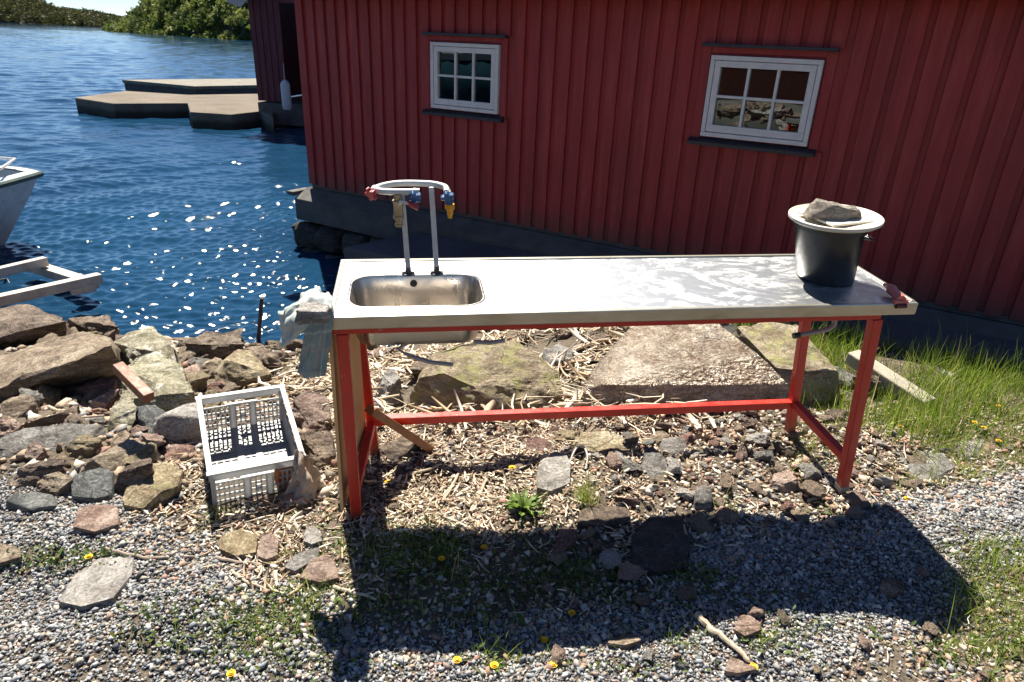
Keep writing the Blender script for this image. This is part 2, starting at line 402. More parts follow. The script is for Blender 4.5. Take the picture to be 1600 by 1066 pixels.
HV2 = hill('near_hill', c2, 60, WZ - 1, hillm, 8)
sel = rgf.integers(0, 90, 1700), rgf.integers(0, 18, 1700)
pts = HV2[sel] + rgf.normal(0, 1.2, (1700, 3)) * [1, 1, 0.2]
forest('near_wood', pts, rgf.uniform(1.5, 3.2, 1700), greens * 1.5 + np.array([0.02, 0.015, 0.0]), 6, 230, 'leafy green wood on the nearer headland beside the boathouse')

# ------------------------------------------------------------------ the boathouse (barn)
A0 = np.array([-2.561, 8.509]); E_ = np.array([0.8570, -0.5153]); N_ = np.array([-0.5153, -0.8570])
ang = math.atan2(E_[1], E_[0])
barn = empty('boathouse', (A0[0], A0[1], 0)); barn.rotation_euler = (0, 0, ang)
tag(barn, 'red board boathouse with two white windows behind the sink bench', 'boathouse')
# local axes: x along the wall to the right, y into the building, z up
def red_mat():
    t = NT('red wall paint'); v = t.map((1, 1, 0.12)); v0 = t.map()
    c = t.ramp(t.noise(v, 18, 8, 0.6), [(0.3, (0.275, 0.023, 0.025)), (0.7, (0.37, 0.035, 0.036))])
    c = t.mix(t.ramp(t.noise(v0, 2.0, 5), [(0.4, 0.0), (0.75, 0.35)]), c, (0.16, 0.020, 0.018))
    vb = t.n('SeparateXYZ'); t.l(t.tc.outputs['Object'], vb.inputs[0])
    q = t.math('FLOOR', t.math('DIVIDE', vb.outputs[0], 0.163)); wn = t.n('TexWhiteNoise', noise_dimensions='1D'); t.l(q, wn.inputs['W'])
    c = t.mix(t.math('MULTIPLY', wn.outputs[0], 0.55), c, (0.22, 0.022, 0.024))
    st = t.ramp(t.noise(t.map((3, 3, 0.35)), 6, 7, 0.7), [(0.52, 0.0), (0.75, 0.55)])
    c = t.mix(st, c, (0.36, 0.085, 0.07))
    spz = t.math('MULTIPLY', t.ramp(t.math('ADD', vb.outputs[2], t.math('MULTIPLY', t.noise(v0, 5, 5), 0.35)), [(0.12, 0.75), (0.40, 0.0)]), 1.0)
    c = t.mix(spz, c, (0.10, 0.055, 0.045))
    nl = t.n('TexWhiteNoise', noise_dimensions='2D')
    return t.out(c, 0.62, 0, t.bump(t.noise(v, 60, 6, 0.7), 0.5, 0.006))
RED = red_mat()
DEP, LEN, WH_ = 5.2, 11.0, 2.38
wins = [(1.90, 2.73), (4.79, 5.65)]; wz0, wz1 = 1.055, 1.688
w = MB()
# flat under-boards round the openings (pieces butt edge to edge)
xs_ = [0, wins[0][0], wins[0][1], wins[1][0], wins[1][1], LEN]
for i in range(5):
    a, b = xs_[i], xs_[i + 1]
    if i % 2 == 0: w.box(((a + b) / 2, 0.02, WH_ / 2), (b - a, 0.04, WH_))
    else:
        w.box(((a + b) / 2, 0.02, wz0 / 2), (b - a, 0.04, wz0)); w.box(((a + b) / 2, 0.02, (wz1 + WH_) / 2), (b - a, 0.04, WH_ - wz1))
pitch = 0.163; rgb = random.Random(3)
x = 0.056
w.box((0.005, -0.014, WH_ / 2 + 0.003), (0.11, 0.030, WH_ + 0.006))
x = 0.156
while x < LEN - 0.1:
    bw = 0.112 + rgb.uniform(-0.006, 0.006); th = 0.026; cxb = x + 0.02
    blocked = [(a - 0.115, b + 0.07) for a, b in wins if cxb + bw / 2 > a - 0.02 and cxb - bw / 2 < b + 0.02]
    z0b = -0.015 + rgb.uniform(-0.008, 0.006)
    if blocked:
        w.box((cxb, -th / 2, (z0b + 1.02) / 2), (bw, th, 1.02 - z0b)); w.box((cxb, -th / 2, (1.765 + WH_) / 2), (bw, th, WH_ - 1.765))
    else: w.box((cxb, -th / 2, (z0b + WH_) / 2), (bw, th, WH_ - z0b))
    x += pitch
for a, b in wins:   # casing boards flush round the window
    for xa, xb in ((a - 0.085, a - 0.012), (b + 0.012, b + 0.085)): w.box(((xa + xb) / 2, -0.010, (1.02 + 1.765) / 2), (xb - xa, 0.020, 0.745))
    w.box(((a + b) / 2, -0.010, 1.735), (b - a + 0.02, 0.0195, 0.06))
# gable end on the water side, rear and right walls
w.box((0.02, DEP / 2 + 0.02, WH_ / 2), (0.04, DEP - 0.04, WH_)); w.box((LEN - 0.02, DEP / 2 + 0.02, WH_ / 2), (0.04, DEP - 0.04, WH_)); w.box((LEN / 2, DEP + 0.02, WH_ / 2), (LEN, 0.04, WH_))
k = 0.163
while k < DEP: w.box((-0.012, k, WH_ / 2), (0.024, 0.11, WH_)); k += 0.163
OV, PIT = 0.36, R(38); ez = 2.115
ridge = ez + (DEP / 2 + OV) * math.tan(PIT)
for gx in (0.0, LEN - 0.04): w.add([(gx, 0, WH_), (gx, DEP, WH_), (gx, DEP / 2, ridge - 0.06), (gx + 0.04, 0, WH_), (gx + 0.04, DEP, WH_), (gx + 0.04, DEP / 2, ridge - 0.06)], [(0, 1, 2), (5, 4, 3), (0, 3, 4, 1), (1, 4, 5, 2), (2, 5, 3, 0)])
w.build('wall', RED, barn, bevel=0.003, seg=1)
rf = MB(); tn = math.tan(PIT)
for s in (0, 1):
    f = (lambda y: y) if s == 0 else (lambda y: DEP - y)
    p = [(-0.3, f(-OV), ez + 0.02), (LEN + 0.3, f(-OV), ez + 0.02), (LEN + 0.3, f(DEP / 2), ridge + 0.02), (-0.3, f(DEP / 2), ridge + 0.02)]
    rf.add(p + [(a, b, c + 0.06) for a, b, c in p], [(0, 1, 2, 3), (7, 6, 5, 4), (0, 4, 5, 1), (1, 5, 6, 2), (2, 6, 7, 3), (3, 7, 4, 0)])
rf.build('roof', simple('roof sheet dark', (0.10, 0.10, 0.105), (0.06, 0.06, 0.065), 0.7, sc_=3), barn)
MB().box((LEN / 2, -OV - 0.014, ez + 0.03), (LEN + 0.62, 0.026, 0.10)).build('fascia_board', RED, barn)
# foundation: set-back strip, sloping ledge, face
CONC = simple('old concrete', (0.11, 0.107, 0.10), (0.06, 0.06, 0.06), 0.9, sc_=4, bs=40, bump=0.5, bd=0.01)
fd = MB()
fd.add([(-0.10, -0.235, -0.16), (LEN, -0.235, -0.16), (LEN, -0.02, -0.055), (-0.10, -0.02, -0.055), (-0.10, -0.235, -0.42), (LEN, -0.235, -0.42), (LEN, 0.3, -0.42), (-0.10, 0.3, -0.42), (-0.10, 0.3, -0.055), (LEN, 0.3, -0.055)],
       [(0, 1, 2, 3), (0, 4, 5, 1), (3, 2, 9, 8), (4, 7, 6, 5), (0, 3, 8, 7, 4), (1, 5, 6, 9, 2), (8, 9, 6, 7)])
fd.box((LEN / 2 - 0.01, 0.03, -0.026), (LEN + 0.02, 0.08, 0.05))
fd.box((-0.16, -0.10, -0.105), (0.115, 0.30, 0.05))
fd.build('foundation', CONC, barn, bevel=0.008)
MB().box((0.1, DEP / 2, -0.5), (0.35, DEP, 0.9)).build('foundation_side', CONC, barn); MB().box((LEN - 0.1, DEP / 2, -0.3), (0.3, DEP, 0.7)).build('foundation_side', CONC, barn)
MB().box((LEN / 2, DEP / 2, -0.03), (LEN - 0.12, DEP - 0.12, 0.04)).build('floor', simple('barn floor', (0.10, 0.08, 0.06)), barn)

WHITE = simple('white window paint', (0.68, 0.68, 0.68), (0.58, 0.58, 0.59), 0.45, sc_=14, bump=0.1)
NAVY = simple('dark tin trim', (0.028, 0.032, 0.045), (0.02, 0.022, 0.03), 0.5)
def glass_mat():
    t = NT('window glass')
    t.t.nodes.remove(t.b)
    gl = t.n('BsdfGlossy'); gl.inputs['Roughness'].default_value = 0.0; gl.inputs[0].default_value = (0.9, 0.95, 0.97, 1)
    tr = t.n('BsdfTransparent'); tr.inputs[0].default_value = (0.86, 0.9, 0.9, 1)
    fr = t.n('Fresnel'); fr.inputs[0].default_value = 1.9
    b = t.bump(t.noise(t.map((1, 1, 1)), 1.5, 2), 0.04, 0.02)
    t.l(b, gl.inputs['Normal'])
    mx = t.n('MixShader'); t.l(fr.outputs[0], mx.inputs[0]); t.l(tr.outputs[0], mx.inputs[1]); t.l(gl.outputs[0], mx.inputs[2]); t.l(mx.outputs[0], t.o.inputs[0])
    return t.m
GLASS = glass_mat()
def window(a, b, lab):
    z0, z1 = wz0, wz1; cx_ = (a + b) / 2
    fr = MB(); t = 0.035
    fr.box((cx_, -0.012, z1 - t / 2), (b - a, 0.07, t)); fr.box((cx_, -0.012, z0 + t / 2), (b - a, 0.07, t))
    for xx in (a + t / 2, b - t / 2): fr.box((xx, -0.012, (z0 + z1) / 2), (t, 0.07, z1 - z0 - 2 * t))
    fo = fr.build('window', WHITE, barn, bevel=0.004); tag(fo, lab)
    s = MB(); a1, b1, c0, c1 = a + t + 0.004, b - t - 0.004, z0 + t + 0.005, z1 - t - 0.004; q = 0.048
    s.box((cx_, -0.018, c1 - q / 2), (b1 - a1, 0.045, q)); s.box((cx_, -0.018, c0 + q * 0.6), (b1 - a1, 0.045, q * 1.2))
    for xx in (a1 + q / 2, b1 - q / 2): s.box((xx, -0.018, (c0 + c1) / 2 + 0.005), (q, 0.045, c1 - c0 - 2.2 * q))
    g0, g1, h0, h1 = a1 + q, b1 - q, c0 + 1.2 * q, c1 - q
    for k in (1, 2): s.box((g0 + (g1 - g0) * k / 3, -0.019, (h0 + h1) / 2), (0.022, 0.032, h1 - h0))
    hm = h0 + (h1 - h0) * 0.5
    for k in range(3):
        xa = g0 + (g1 - g0) * k / 3 + (0.011 if k else 0); xb = g0 + (g1 - g0) * (k + 1) / 3 - (0.011 if k < 2 else 0)
        s.box(((xa + xb) / 2, -0.0185, hm), (xb - xa, 0.033, 0.022))
    s.build('sash', WHITE, fo, bevel=0.003)
    MB().box((cx_, -0.006, (h0 + h1) / 2), (g1 - g0 + 0.02, 0.002, h1 - h0 + 0.02)).build('pane', GLASS, fo)
    MB().box((cx_ + 0.005, -0.045, 1.762), (b - a + 0.17, 0.075, 0.026)).build('drip_cap', NAVY, barn, bevel=0.003)
    m = MB(); m.add([(a - 0.09, -0.09, 1.012), (b + 0.075, -0.09, 1.012), (b + 0.075, -0.005, 1.045), (a - 0.09, -0.005, 1.045), (a - 0.09, -0.09, 0.985), (b + 0.075, -0.09, 0.985), (b + 0.075, -0.005, 0.985), (a - 0.09, -0.005, 0.985)],
                    [(0, 1, 2, 3), (4, 7, 6, 5), (0, 4, 5, 1), (1, 5, 6, 2), (2, 6, 7, 3), (3, 7, 4, 0)])
    m.build('window_sill', NAVY, barn)
window(*wins[0], 'left white six-pane window'); window(*wins[1], 'right white six-pane window')
# seen dimly inside: teal cloth behind the left window
cu = MB()
n = 40
vs = [(1.80 + 1.1 * i / n, 0.55 + 0.03 * math.sin(i * 1.3), z) for z in (0.9, 1.60) for i in range(n + 1)]
cu.add(vs, [(i, i + 1, n + 2 + i, n + 1 + i) for i in range(n)]); cu.build('curtain', simple('teal tarp', (0.03, 0.13, 0.17), (0.02, 0.08, 0.12), 0.8), barn, smooth=True)
MB().box((2.35, 0.52, 1.63), (1.1, 0.03, 0.05)).build('curtain_rail', WHITE, barn)

# what lies behind the photographer, seen only in the window panes
sh = empty('neighbour_shed', (-7.6, -4.0, 0)); sh.rotation_euler = (0, 0, R(-45)); tag(sh, 'red shed with level boards behind the photographer, mirrored in the panes', 'shed')
m_ = MB()
for k in range(17): m_.add([(-5, 0.0, 0.3 + k * .16), (4, 0.0, 0.3 + k * .16), (4, 0.02, 0.46 + k * .16), (-5, 0.02, 0.46 + k * .16), (-5, -0.2, 0.3 + k * .16), (4, -0.2, 0.3 + k * .16), (4, -0.2, 0.46 + k * .16), (-5, -0.2, 0.46 + k * .16)], [(0, 1, 2, 3), (4, 7, 6, 5), (0, 4, 5, 1), (1, 5, 6, 2), (2, 6, 7, 3), (3, 7, 4, 0)])
m_.box((-0.5, -1.6, 1.6), (8.9, 2.8, 2.9)); m_.build('wall', simple('brown red boards', (0.075, 0.022, 0.017), (0.12, 0.035, 0.025), 0.8, stretch=(0.2, 1, 3)), sh)
MB().add([(-5.3, 0.5, 3.0), (4.3, 0.5, 3.0), (4.3, -1.6, 4.3), (-5.3, -1.6, 4.3), (4.3, -3.7, 3.0), (-5.3, -3.7, 3.0)], [(0, 1, 2, 3), (3, 2, 4, 5), (5, 4, 1, 0)]).build('roof', simple('shed roof', (0.08, 0.08, 0.08)), sh)
tp = empty('covered_boat', (-10.8, 2.9, -0.5)); tp.rotation_euler = (0, 0, R(70)); tag(tp, 'boat under a teal tarpaulin ashore on the far left, mirrored in the left window', 'boat')
m_ = MB(); vs = []
for i_ in range(31):
    for j_ in range(15):
        a_ = math.pi * j_ / 14; vs.append(((i_ / 30 - .5) * 9, 1.1 * math.cos(a_), 1.72 * math.sin(a_) ** 0.6 + 0.05 * math.sin(i_ * 1.7 + j_)))
m_.add(vs, [(i_ * 15 + j_, (i_ + 1) * 15 + j_, (i_ + 1) * 15 + j_ + 1, i_ * 15 + j_ + 1) for i_ in range(30) for j_ in range(14)]); m_.build('tarpaulin', simple('teal tarpaulin', (0.02, 0.09, 0.12), (0.015, 0.06, 0.09), 0.5, sc_=1), tp, smooth=True)
MB().box((0, 0, 1.80), (9.2, 0.5, 0.16)).build('ridge_pole', WHITE, tp)
hb_ = empty('upturned_boat', (-6.1, -2.5, 0.05)); hb_.rotation_euler = (0, 0, R(135)); tag(hb_, 'pale green upturned boat behind the photographer', 'boat')
vs = []
for i_ in range(25):
    t_ = i_ / 24; ww = 0.75 * math.sin(math.pi * min(max(t_, .02), .98)) ** 0.6
    for j_ in range(13): a_ = math.pi * j_ / 12; vs.append(((t_ - .5) * 4.6, ww * math.cos(a_), 0.62 * math.sin(a_) ** 0.7 * (0.6 + 0.4 * math.sin(math.pi * t_))))
MB().add(vs, [(i_ * 13 + j_, (i_ + 1) * 13 + j_, (i_ + 1) * 13 + j_ + 1, i_ * 13 + j_ + 1) for i_ in range(24) for j_ in range(12)]).build('hull', simple('pale green paint', (0.13, 0.14, 0.115), (0.10, 0.11, 0.09), 0.6), hb_, smooth=True)
rh = random.Random(2)
for k in range(48):
    # boulders heaped between the shed and the photographer
    x_, y_ = -4.3 + rh.gauss(0, 0.75), -0.45 + rh.gauss(0, 0.55)
    HEAP = globals().setdefault('HEAP', []); HEAP.append((x_, y_, rh.uniform(.15, .28), rh.choice(['tan', 'grey', 'pale', 'pink'])))

# concrete apron slab along the wall
def bl(x, y, z): return np.array([*(A0 + E_ * x - N_ * y), z])
AP = simple('dark apron slab', (0.085, 0.09, 0.105), (0.055, 0.06, 0.075), 0.72, sc_=2.5, bs=25, bump=0.35, bd=0.01)
ap = MB(); P = [bl(1.45, -0.98, -0.33), bl(9.5, -0.75, -0.08), bl(9.5, -0.24, -0.04), bl(1.9, -0.25, -0.24)]
ap.add(P + [p - np.array([0, 0, 0.20]) for p in P], [(0, 1, 2, 3), (7, 6, 5, 4), (0, 4, 5, 1), (1, 5, 6, 2), (2, 6, 7, 3), (3, 7, 4, 0)])
tag(ap.build('apron_slab', AP, bevel=0.012), kind='structure')

# stones of the foundation corner, in the shade by the water
rs = random.Random(5)
def blob(c, sx, sy, sz, r, yaw=0.0, n=22, box=0.5, tilt=0.0):
    P = []
    for _ in range(n):
        d = np.array([r.gauss(0, 1) for _ in range(3)]); d /= np.linalg.norm(d)
        d = np.sign(d) * np.abs(d) ** box; d *= r.uniform(0.86, 1.0) / max(1.0, 1.0)
        P.append(d)
    P = np.array(P) / np.abs(P).max(0) * np.array([sx, sy, sz])
    if tilt: P = P @ np.array(Matrix.Rotation(tilt, 3, 'Y')).T
    P = P @ np.array(Matrix.Rotation(yaw, 3, 'Z')).T
    return P + np.array(c)
i = 0
for (xx, yy, zz, s_) in [(-0.02, -0.12, -0.62, 0.22), (0.42, -0.14, -0.60, 0.22), (0.86, -0.16, -0.60, 0.2), (1.25, -0.18, -0.58, 0.2), (1.62, -0.24, -0.62, 0.19), (0.15, -0.16, -0.92, 0.24), (0.65, -0.2, -0.92, 0.26), (1.15, -0.24, -0.9, 0.25), (1.6, -0.32, -0.92, 0.24), (-0.02, 0.4, -0.66, 0.24), (0.0, 0.95, -0.7, 0.26), (0.35, -0.42, -1.0, 0.2), (1.0, -0.5, -1.0, 0.2)]:
    c = bl(xx, yy, zz)
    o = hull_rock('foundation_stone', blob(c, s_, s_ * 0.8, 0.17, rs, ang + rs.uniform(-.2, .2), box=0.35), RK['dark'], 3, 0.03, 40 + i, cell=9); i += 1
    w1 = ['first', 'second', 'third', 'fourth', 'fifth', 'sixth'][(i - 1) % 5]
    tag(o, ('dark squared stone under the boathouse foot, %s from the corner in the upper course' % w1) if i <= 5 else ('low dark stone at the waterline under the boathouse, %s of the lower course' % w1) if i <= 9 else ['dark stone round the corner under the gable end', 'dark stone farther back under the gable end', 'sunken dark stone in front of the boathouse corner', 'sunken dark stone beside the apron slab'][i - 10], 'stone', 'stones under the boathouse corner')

# ------------------------------------------------------------------ second boathouse, docks
OLDRED = simple('weathered red boards', (0.13, 0.035, 0.04), (0.085, 0.02, 0.028), 0.8, sc_=10, stretch=(1, 1, 0.15))
bh = empty('old_boathouse', (-7.42, 20.1, -0.1)); bh.rotation_euler = (0, 0, R(-8)); bh.scale = (1, 1, 0.9)
tag(bh, 'dark red old boathouse with open doorway on the concrete quay', 'boathouse')
m_ = MB()
m_.box((0.42, 0.04, 1.6), (0.84, 0.08, 3.2)); m_.box((5.0, 0.04, 1.6), (4.6, 0.08, 3.2)); m_.box((1.77, 0.04, 3.0), (1.86, 0.08, 0.45))
for k in range(5): m_.box((0.07 + k * 0.185, -0.012, 1.6), (0.13, 0.024, 3.2))
for k in range(24): m_.box((2.80 + k * 0.185, -0.012, 1.6), (0.13, 0.024, 3.2))
m_.box((0.04, 3.0, 1.6), (0.08, 5.84, 3.2)); m_.box((7.3, 3.0, 1.6), (0.08, 5.84, 3.2)); m_.box((3.65, 5.96, 1.6), (7.3, 0.08, 3.2))
m_.add([(0, 0.001, 3.2), (7.34, 0.001, 3.2), (3.67, 0.001, 6.0), (0, 0.08, 3.2), (7.34, 0.08, 3.2), (3.67, 0.08, 6.0)], [(0, 1, 2), (5, 4, 3), (0, 3, 4, 1), (1, 4, 5, 2), (2, 5, 3, 0)])
m_.build('wall', OLDRED, bh)
m_ = MB()
for s in (0, 1):
    f = (lambda x: x) if s == 0 else (lambda x: 7.34 - x)
    p = [(f(-0.3), -0.4, 2.98), (f(3.67), -0.4, 6.05), (f(3.67), 6.3, 6.05), (f(-0.3), 6.3, 2.98)]
    m_.add(p + [(a, b, c + 0.12) for a, b, c in p], [(0, 1, 2, 3), (7, 6, 5, 4), (0, 4, 5, 1), (1, 5, 6, 2), (2, 6, 7, 3), (3, 7, 4, 0)])
m_.build('roof', simple('old roof', (0.12, 0.12, 0.12)), bh)
GREYW = simple('weathered pale board', (0.50, 0.45, 0.40), (0.36, 0.32, 0.28), 0.8, stretch=(0.2, 1, 1), sc_=20)
bgd = MB(); bgd.add([(-0.34, -0.44, 2.72), (0.02, -0.44, 2.60), (3.70, -0.44, 5.90), (3.67, -0.44, 6.2), (-0.34, -0.47, 2.72), (0.02, -0.47, 2.60), (3.70, -0.47, 5.90), (3.67, -0.47, 6.2), (-0.34, -0.44, 2.98), (-0.34, -0.47, 2.98)],
        [(0, 1, 2, 3, 8), (4, 9, 7, 6, 5), (0, 4, 5, 1), (1, 5, 6, 2), (2, 6, 7, 3), (3, 7, 9, 8), (8, 9, 4, 0)])
bgd.build('bargeboard', GREYW, bh)
MB().box((3.67, 3.0, -0.38), (7.4, 6.04, 0.66)).build('foundation', CONC, bh, bevel=0.02)
f = MB(); f.lathe([(0.0, 0.0), (0.10, 0.01), (0.125, 0.06), (0.125, 0.66), (0.10, 0.72), (0.03, 0.78), (0.0, 0.78)], 20)
fo = f.build('dock_fender', simple('fender vinyl', (0.55, 0.56, 0.58), (0.45, 0.46, 0.48), 0.5), smooth=True); fo.location = gy(449, 172, 19.6)
tag(fo, 'pale cylindrical fender hanging at the old boathouse doorway', 'fender')
MB().tube([(0, 0, 0.78), (0, 0, 1.2)], 0.012, 6).build('rope', GREYW, fo)
def _dock():
    t = NT('quay concrete stained'); v = t.map(); z_ = t.n('SeparateXYZ'); t.l(t.tc.outputs['Object'], z_.inputs[0])
    c = t.ramp(t.noise(v, 0.9, 9, 0.65), [(0.3, (0.09, 0.07, 0.05)), (0.7, (0.18, 0.145, 0.11))])
    c = t.mix(t.ramp(t.noise(v, 6, 8, 0.7), [(0.5, 0.0), (0.7, 0.5)]), c, (0.10, 0.085, 0.07))
    c = t.mix(t.ramp(t.math('ADD', t.math('ADD', z_.outputs[2], 1.0), t.math('MULTIPLY', t.noise(v, 4, 5), 0.12)), [(0.40, 0.9), (0.52, 0.0)]), c, (0.018, 0.020, 0.014))
    return t.out(c, 0.9, 0, t.bump(t.noise(v, 8, 9, 0.7), 0.7, 0.05))
DOCK_ = simple('quay concrete', (0.19, 0.155, 0.12), (0.11, 0.09, 0.07), 0.9, sc_=1.5, bs=10, bump=0.4, bd=0.03)
q = [gz(.328 * a, .328 * b, -0.38) for a, b in [(355, 465), (600, 433), (900, 452), (1215, 447), (1300, 450), (1300, 560), (1235, 530), (1100, 545), (905, 533), (893, 491), (540, 493)]]
tag(MB().prism([(p[0], p[1], 0) for p in q], -1.0, -0.38).build('concrete_quay', _dock(), bevel=0.03), 'low brown concrete quay slab by the old boathouse', 'quay')
DKW = simple('old dock timber', (0.20, 0.185, 0.15), (0.11, 0.10, 0.08), 0.85, sc_=2, stretch=(1, 4, 1), bs=10, bd=0.02)
q = [gz(.328 * a, .328 * b, -0.22) for a, b in [(580, 380), (925, 411), (1240, 405), (1240, 374)]]
dk = empty('floating_dock', (*q[0][:2], -0.8)); tag(dk, 'flat grey floating dock behind the concrete quay', 'dock')
o0 = np.array(q[0]); o0[2] = -0.8
MB().prism([(p[0] - o0[0], p[1] - o0[1], 0) for p in q], 0.46, 0.58).build('deck', DKW, dk, bevel=0.02)
cen = np.mean([p - o0 for p in q], 0)
MB().prism([((p - o0)[0] * 0.98 + cen[0] * 0.02, (p - o0)[1] * 0.98 + cen[1] * 0.02, 0) for p in q], -0.3, 0.46).build('pontoon', simple('pontoon', (0.09, 0.08, 0.075), (0.05, 0.05, 0.05), 0.9, sc_=2), dk)

# ------------------------------------------------------------------ moored boat (bow)
bt = empty('moored_boat', (-5.78, 8.2, WZ)); bt.rotation_euler = (0, 0, R(203))
tag(bt, 'white open boat with a bow rail, moored at the left', 'boat')
# local +x points aft; sections by distance from the stem
def hullpt(s, v, side):
    # s 0..1 along length 4.4 m, v 0 keel .. 1 gunwale
    L = 4.4; b = 1.05 * (1 - (1 - min(s * 3.6, 1)) ** 2.2)
    zk = -0.12 + 0.0 * s; zg = 0.86 - 0.28 * min(s * 1.4, 1)
    stem = 0.62 * (1 - v) ** 1.1 * (1 - s)
    return (s * L + stem, side * b * (v ** 0.55) * (0.15 + 0.85 * v if s < 0.05 else 1) if True else 0, zk + (zg - zk) * v)
def hull_surf(off=0.0, v0=0.0):
    ns, nv = 40, 12; vs = []; fs = []
    for i in range(ns + 1):
        s = (i / ns) ** 1.6
        for j in range(-nv, nv + 1):
            v = v0 + (1 - v0) * abs(j) / nv
            x, y, z = hullpt(s, v, 1 if j > 0 else -1 if j < 0 else 0)
            vs.append((x + off * 1.4, y * (1 - off), z))
    w_ = 2 * nv + 1
    for i in range(ns):
        for j in range(w_ - 1): fs.append((i * w_ + j, (i + 1) * w_ + j, (i + 1) * w_ + j + 1, i * w_ + j + 1))
    fs.append(tuple(ns * w_ + j for j in range(w_)))
    return vs, fs
BOATW = simple('boat gelcoat', (0.62, 0.63, 0.63), (0.50, 0.51, 0.52), 0.3, sc_=5, bump=0.05)
m_ = MB(); m_.add(*hull_surf()); m_.build('hull', BOATW, bt, smooth=True)
m_ = MB(); m_.add(*hull_surf(0.10, 0.30)); m_.build('inner_hull', simple('boat inside grey', (0.36, 0.40, 0.42), (0.30, 0.34, 0.36), 0.5), bt, smooth=True)
def gun(off, dz, inset=0.0):
    a = [hullpt((i / 30) ** 1.6, 1, 1) for i in range(30, -1, -1)]; b = [hullpt((i / 30) ** 1.6, 1, -1) for i in range(0, 31)]
    return [(x + off * 1.4, y * (1 - inset), z + dz) for x, y, z in a + b[1:]]
MB().tube(gun(-0.01, -0.02), 0.035, 8).build('rubbing_strake', simple('dark green rubber', (0.035, 0.08, 0.075), (0.03, 0.06, 0.06), 0.5), bt, smooth=True)
# flat gunwale deck
g1, g2 = gun(0, 0.012), gun(0.10, 0.015, 0.14)
m_ = MB(); k = len(g1); m_.add(g1 + g2, [(i, i + 1, k + i + 1, k + i) for i in range(k - 1)]); m_.build('gunwale', BOATW, bt, smooth=True)
RAIL = simple('boat rail', (0.68, 0.68, 0.68), (0.6, 0.6, 0.6), 0.25, metal=0.3)
rl = [hullpt(s, 1, 1) for s in (0.22, 0.12, 0.05)] + [hullpt(s, 1, -1) for s in (0.05, 0.12, 0.22)]
rl = [(x + 0.07, y * 0.92, z + 0.13) for x, y, z in rl]
m_ = MB(); m_.tube([(rl[0][0] + 0.08, rl[0][1], rl[0][2] - 0.12)] + rl + [(rl[-1][0] + 0.08, rl[-1][1], rl[-1][2] - 0.12)], 0.016, 8)
for p in (rl[1], rl[4]): m_.tube([p, (p[0], p[1], p[2] - 0.13)], 0.012, 6)
m_.build('bow_rail', RAIL, bt, smooth=True)
ROPE = simple('pale rope', (0.55, 0.52, 0.46), (0.42, 0.40, 0.35), 0.9)
p = hullpt(0.17, 1, 1)
MB().tube([(p[0], p[1] - 0.08, p[2] + 0.02), (p[0], p[1] + 0.03, p[2] + 0.06), (p[0] + 0.02, p[1] + 0.06, p[2] - 0.08), (p[0] + 0.03, p[1] + 0.02, p[2] - 0.30)], 0.016, 8).build('mooring_rope', ROPE, bt, smooth=True)

# ------------------------------------------------------------------ timber slip frame in the water
TIMB = simple('grey timber', (0.52, 0.49, 0.44), (0.38, 0.34, 0.30), 0.85, sc_=12, stretch=(1, 1, 1), bs=70, bump=0.4)
sf = empty('slip_frame', (-4.4, 6.2, -0.9)); tag(sf, 'grey timber frame of three beams at the water edge', 'slipway frame')
def rel(P, z=0): return np.array(P) - np.array([-4.4, 6.2, -0.9])
MB().bar(rel(gz(-160, 463, -0.52)), rel(gz(72, 408, -0.52)), 0.085, 0.09).build('beam', TIMB, sf, bevel=0.006)
MB().bar(rel(gz(-120, 496, -0.50)), rel(gz(157, 434, -0.50)), 0.10, 0.09).build('beam', TIMB, sf, bevel=0.006)
MB().bar(rel(gz(46, 414, -0.625)), rel(gz(146, 446, -0.625)), 0.12, 0.09).build('cross_beam', TIMB, sf, bevel=0.006)
MB().bar(rel(gz(148, 446, -0.62)), rel(gz(110, 453, -0.62)), 0.09, 0.10).build('block', TIMB, sf, bevel=0.006)
tag(MB().tube([gz(-40, 445, -0.6), gz(10, 436, -0.78), gz(30, 468, -0.9)], 0.012, 6).build('mooring_line', simple('dark line', (0.03, 0.03, 0.03))), 'dark mooring line hanging beside the slip frame', 'rope')
P0_ = gz(404, 528, -0.78); st = MB(); top = gy(409, 466, P0_[1]); st.tube([P0_ - [0, 0, 0.2], P0_, top], [0.018, 0.018, 0.016], 8)
tag(st.build('iron_stake', simple('rusty iron', (0.06, 0.035, 0.03), (0.04, 0.025, 0.02), 0.8)), 'thin dark stake standing upright in the shallow water', 'stake')

# ------------------------------------------------------------------ sink bench
tex = np.array([0.98722764, 0.1591435, 0.00741122]); tn_ = np.array([0.0015, -0.0558, 0.9984]); tn_ /= np.linalg.norm(tn_)
tex -= tn_ * (tex @ tn_); tex /= np.linalg.norm(tex); tey = np.cross(tn_, tex)
TB = np.array([-0.59512713, 2.10249158, -0.00702721]); TM = np.stack([tex, tey, tn_], 1); HT = 0.897; TL_, TW_ = 2.107, 0.51
def tl(px, py, axis, val):
    d = ray(px, py); A = {'x': tex, 'y': tey, 'z': tn_}[axis]; b = TB - CAM
    r = d * ((val + b @ A) / (d @ A)) - b
    return np.array([r @ tex, r @ tey, r @ tn_])
def tw(p): return TB + TM @ np.array(p, float)
TM4 = Matrix([[*TM[0], TB[0]], [*TM[1], TB[1]], [*TM[2], TB[2]], [0, 0, 0, 1]])
tb = empty('sink_bench'); tb.matrix_world = TM4
tag(tb, 'long steel-topped sink bench on a red painted frame', 'sink bench')
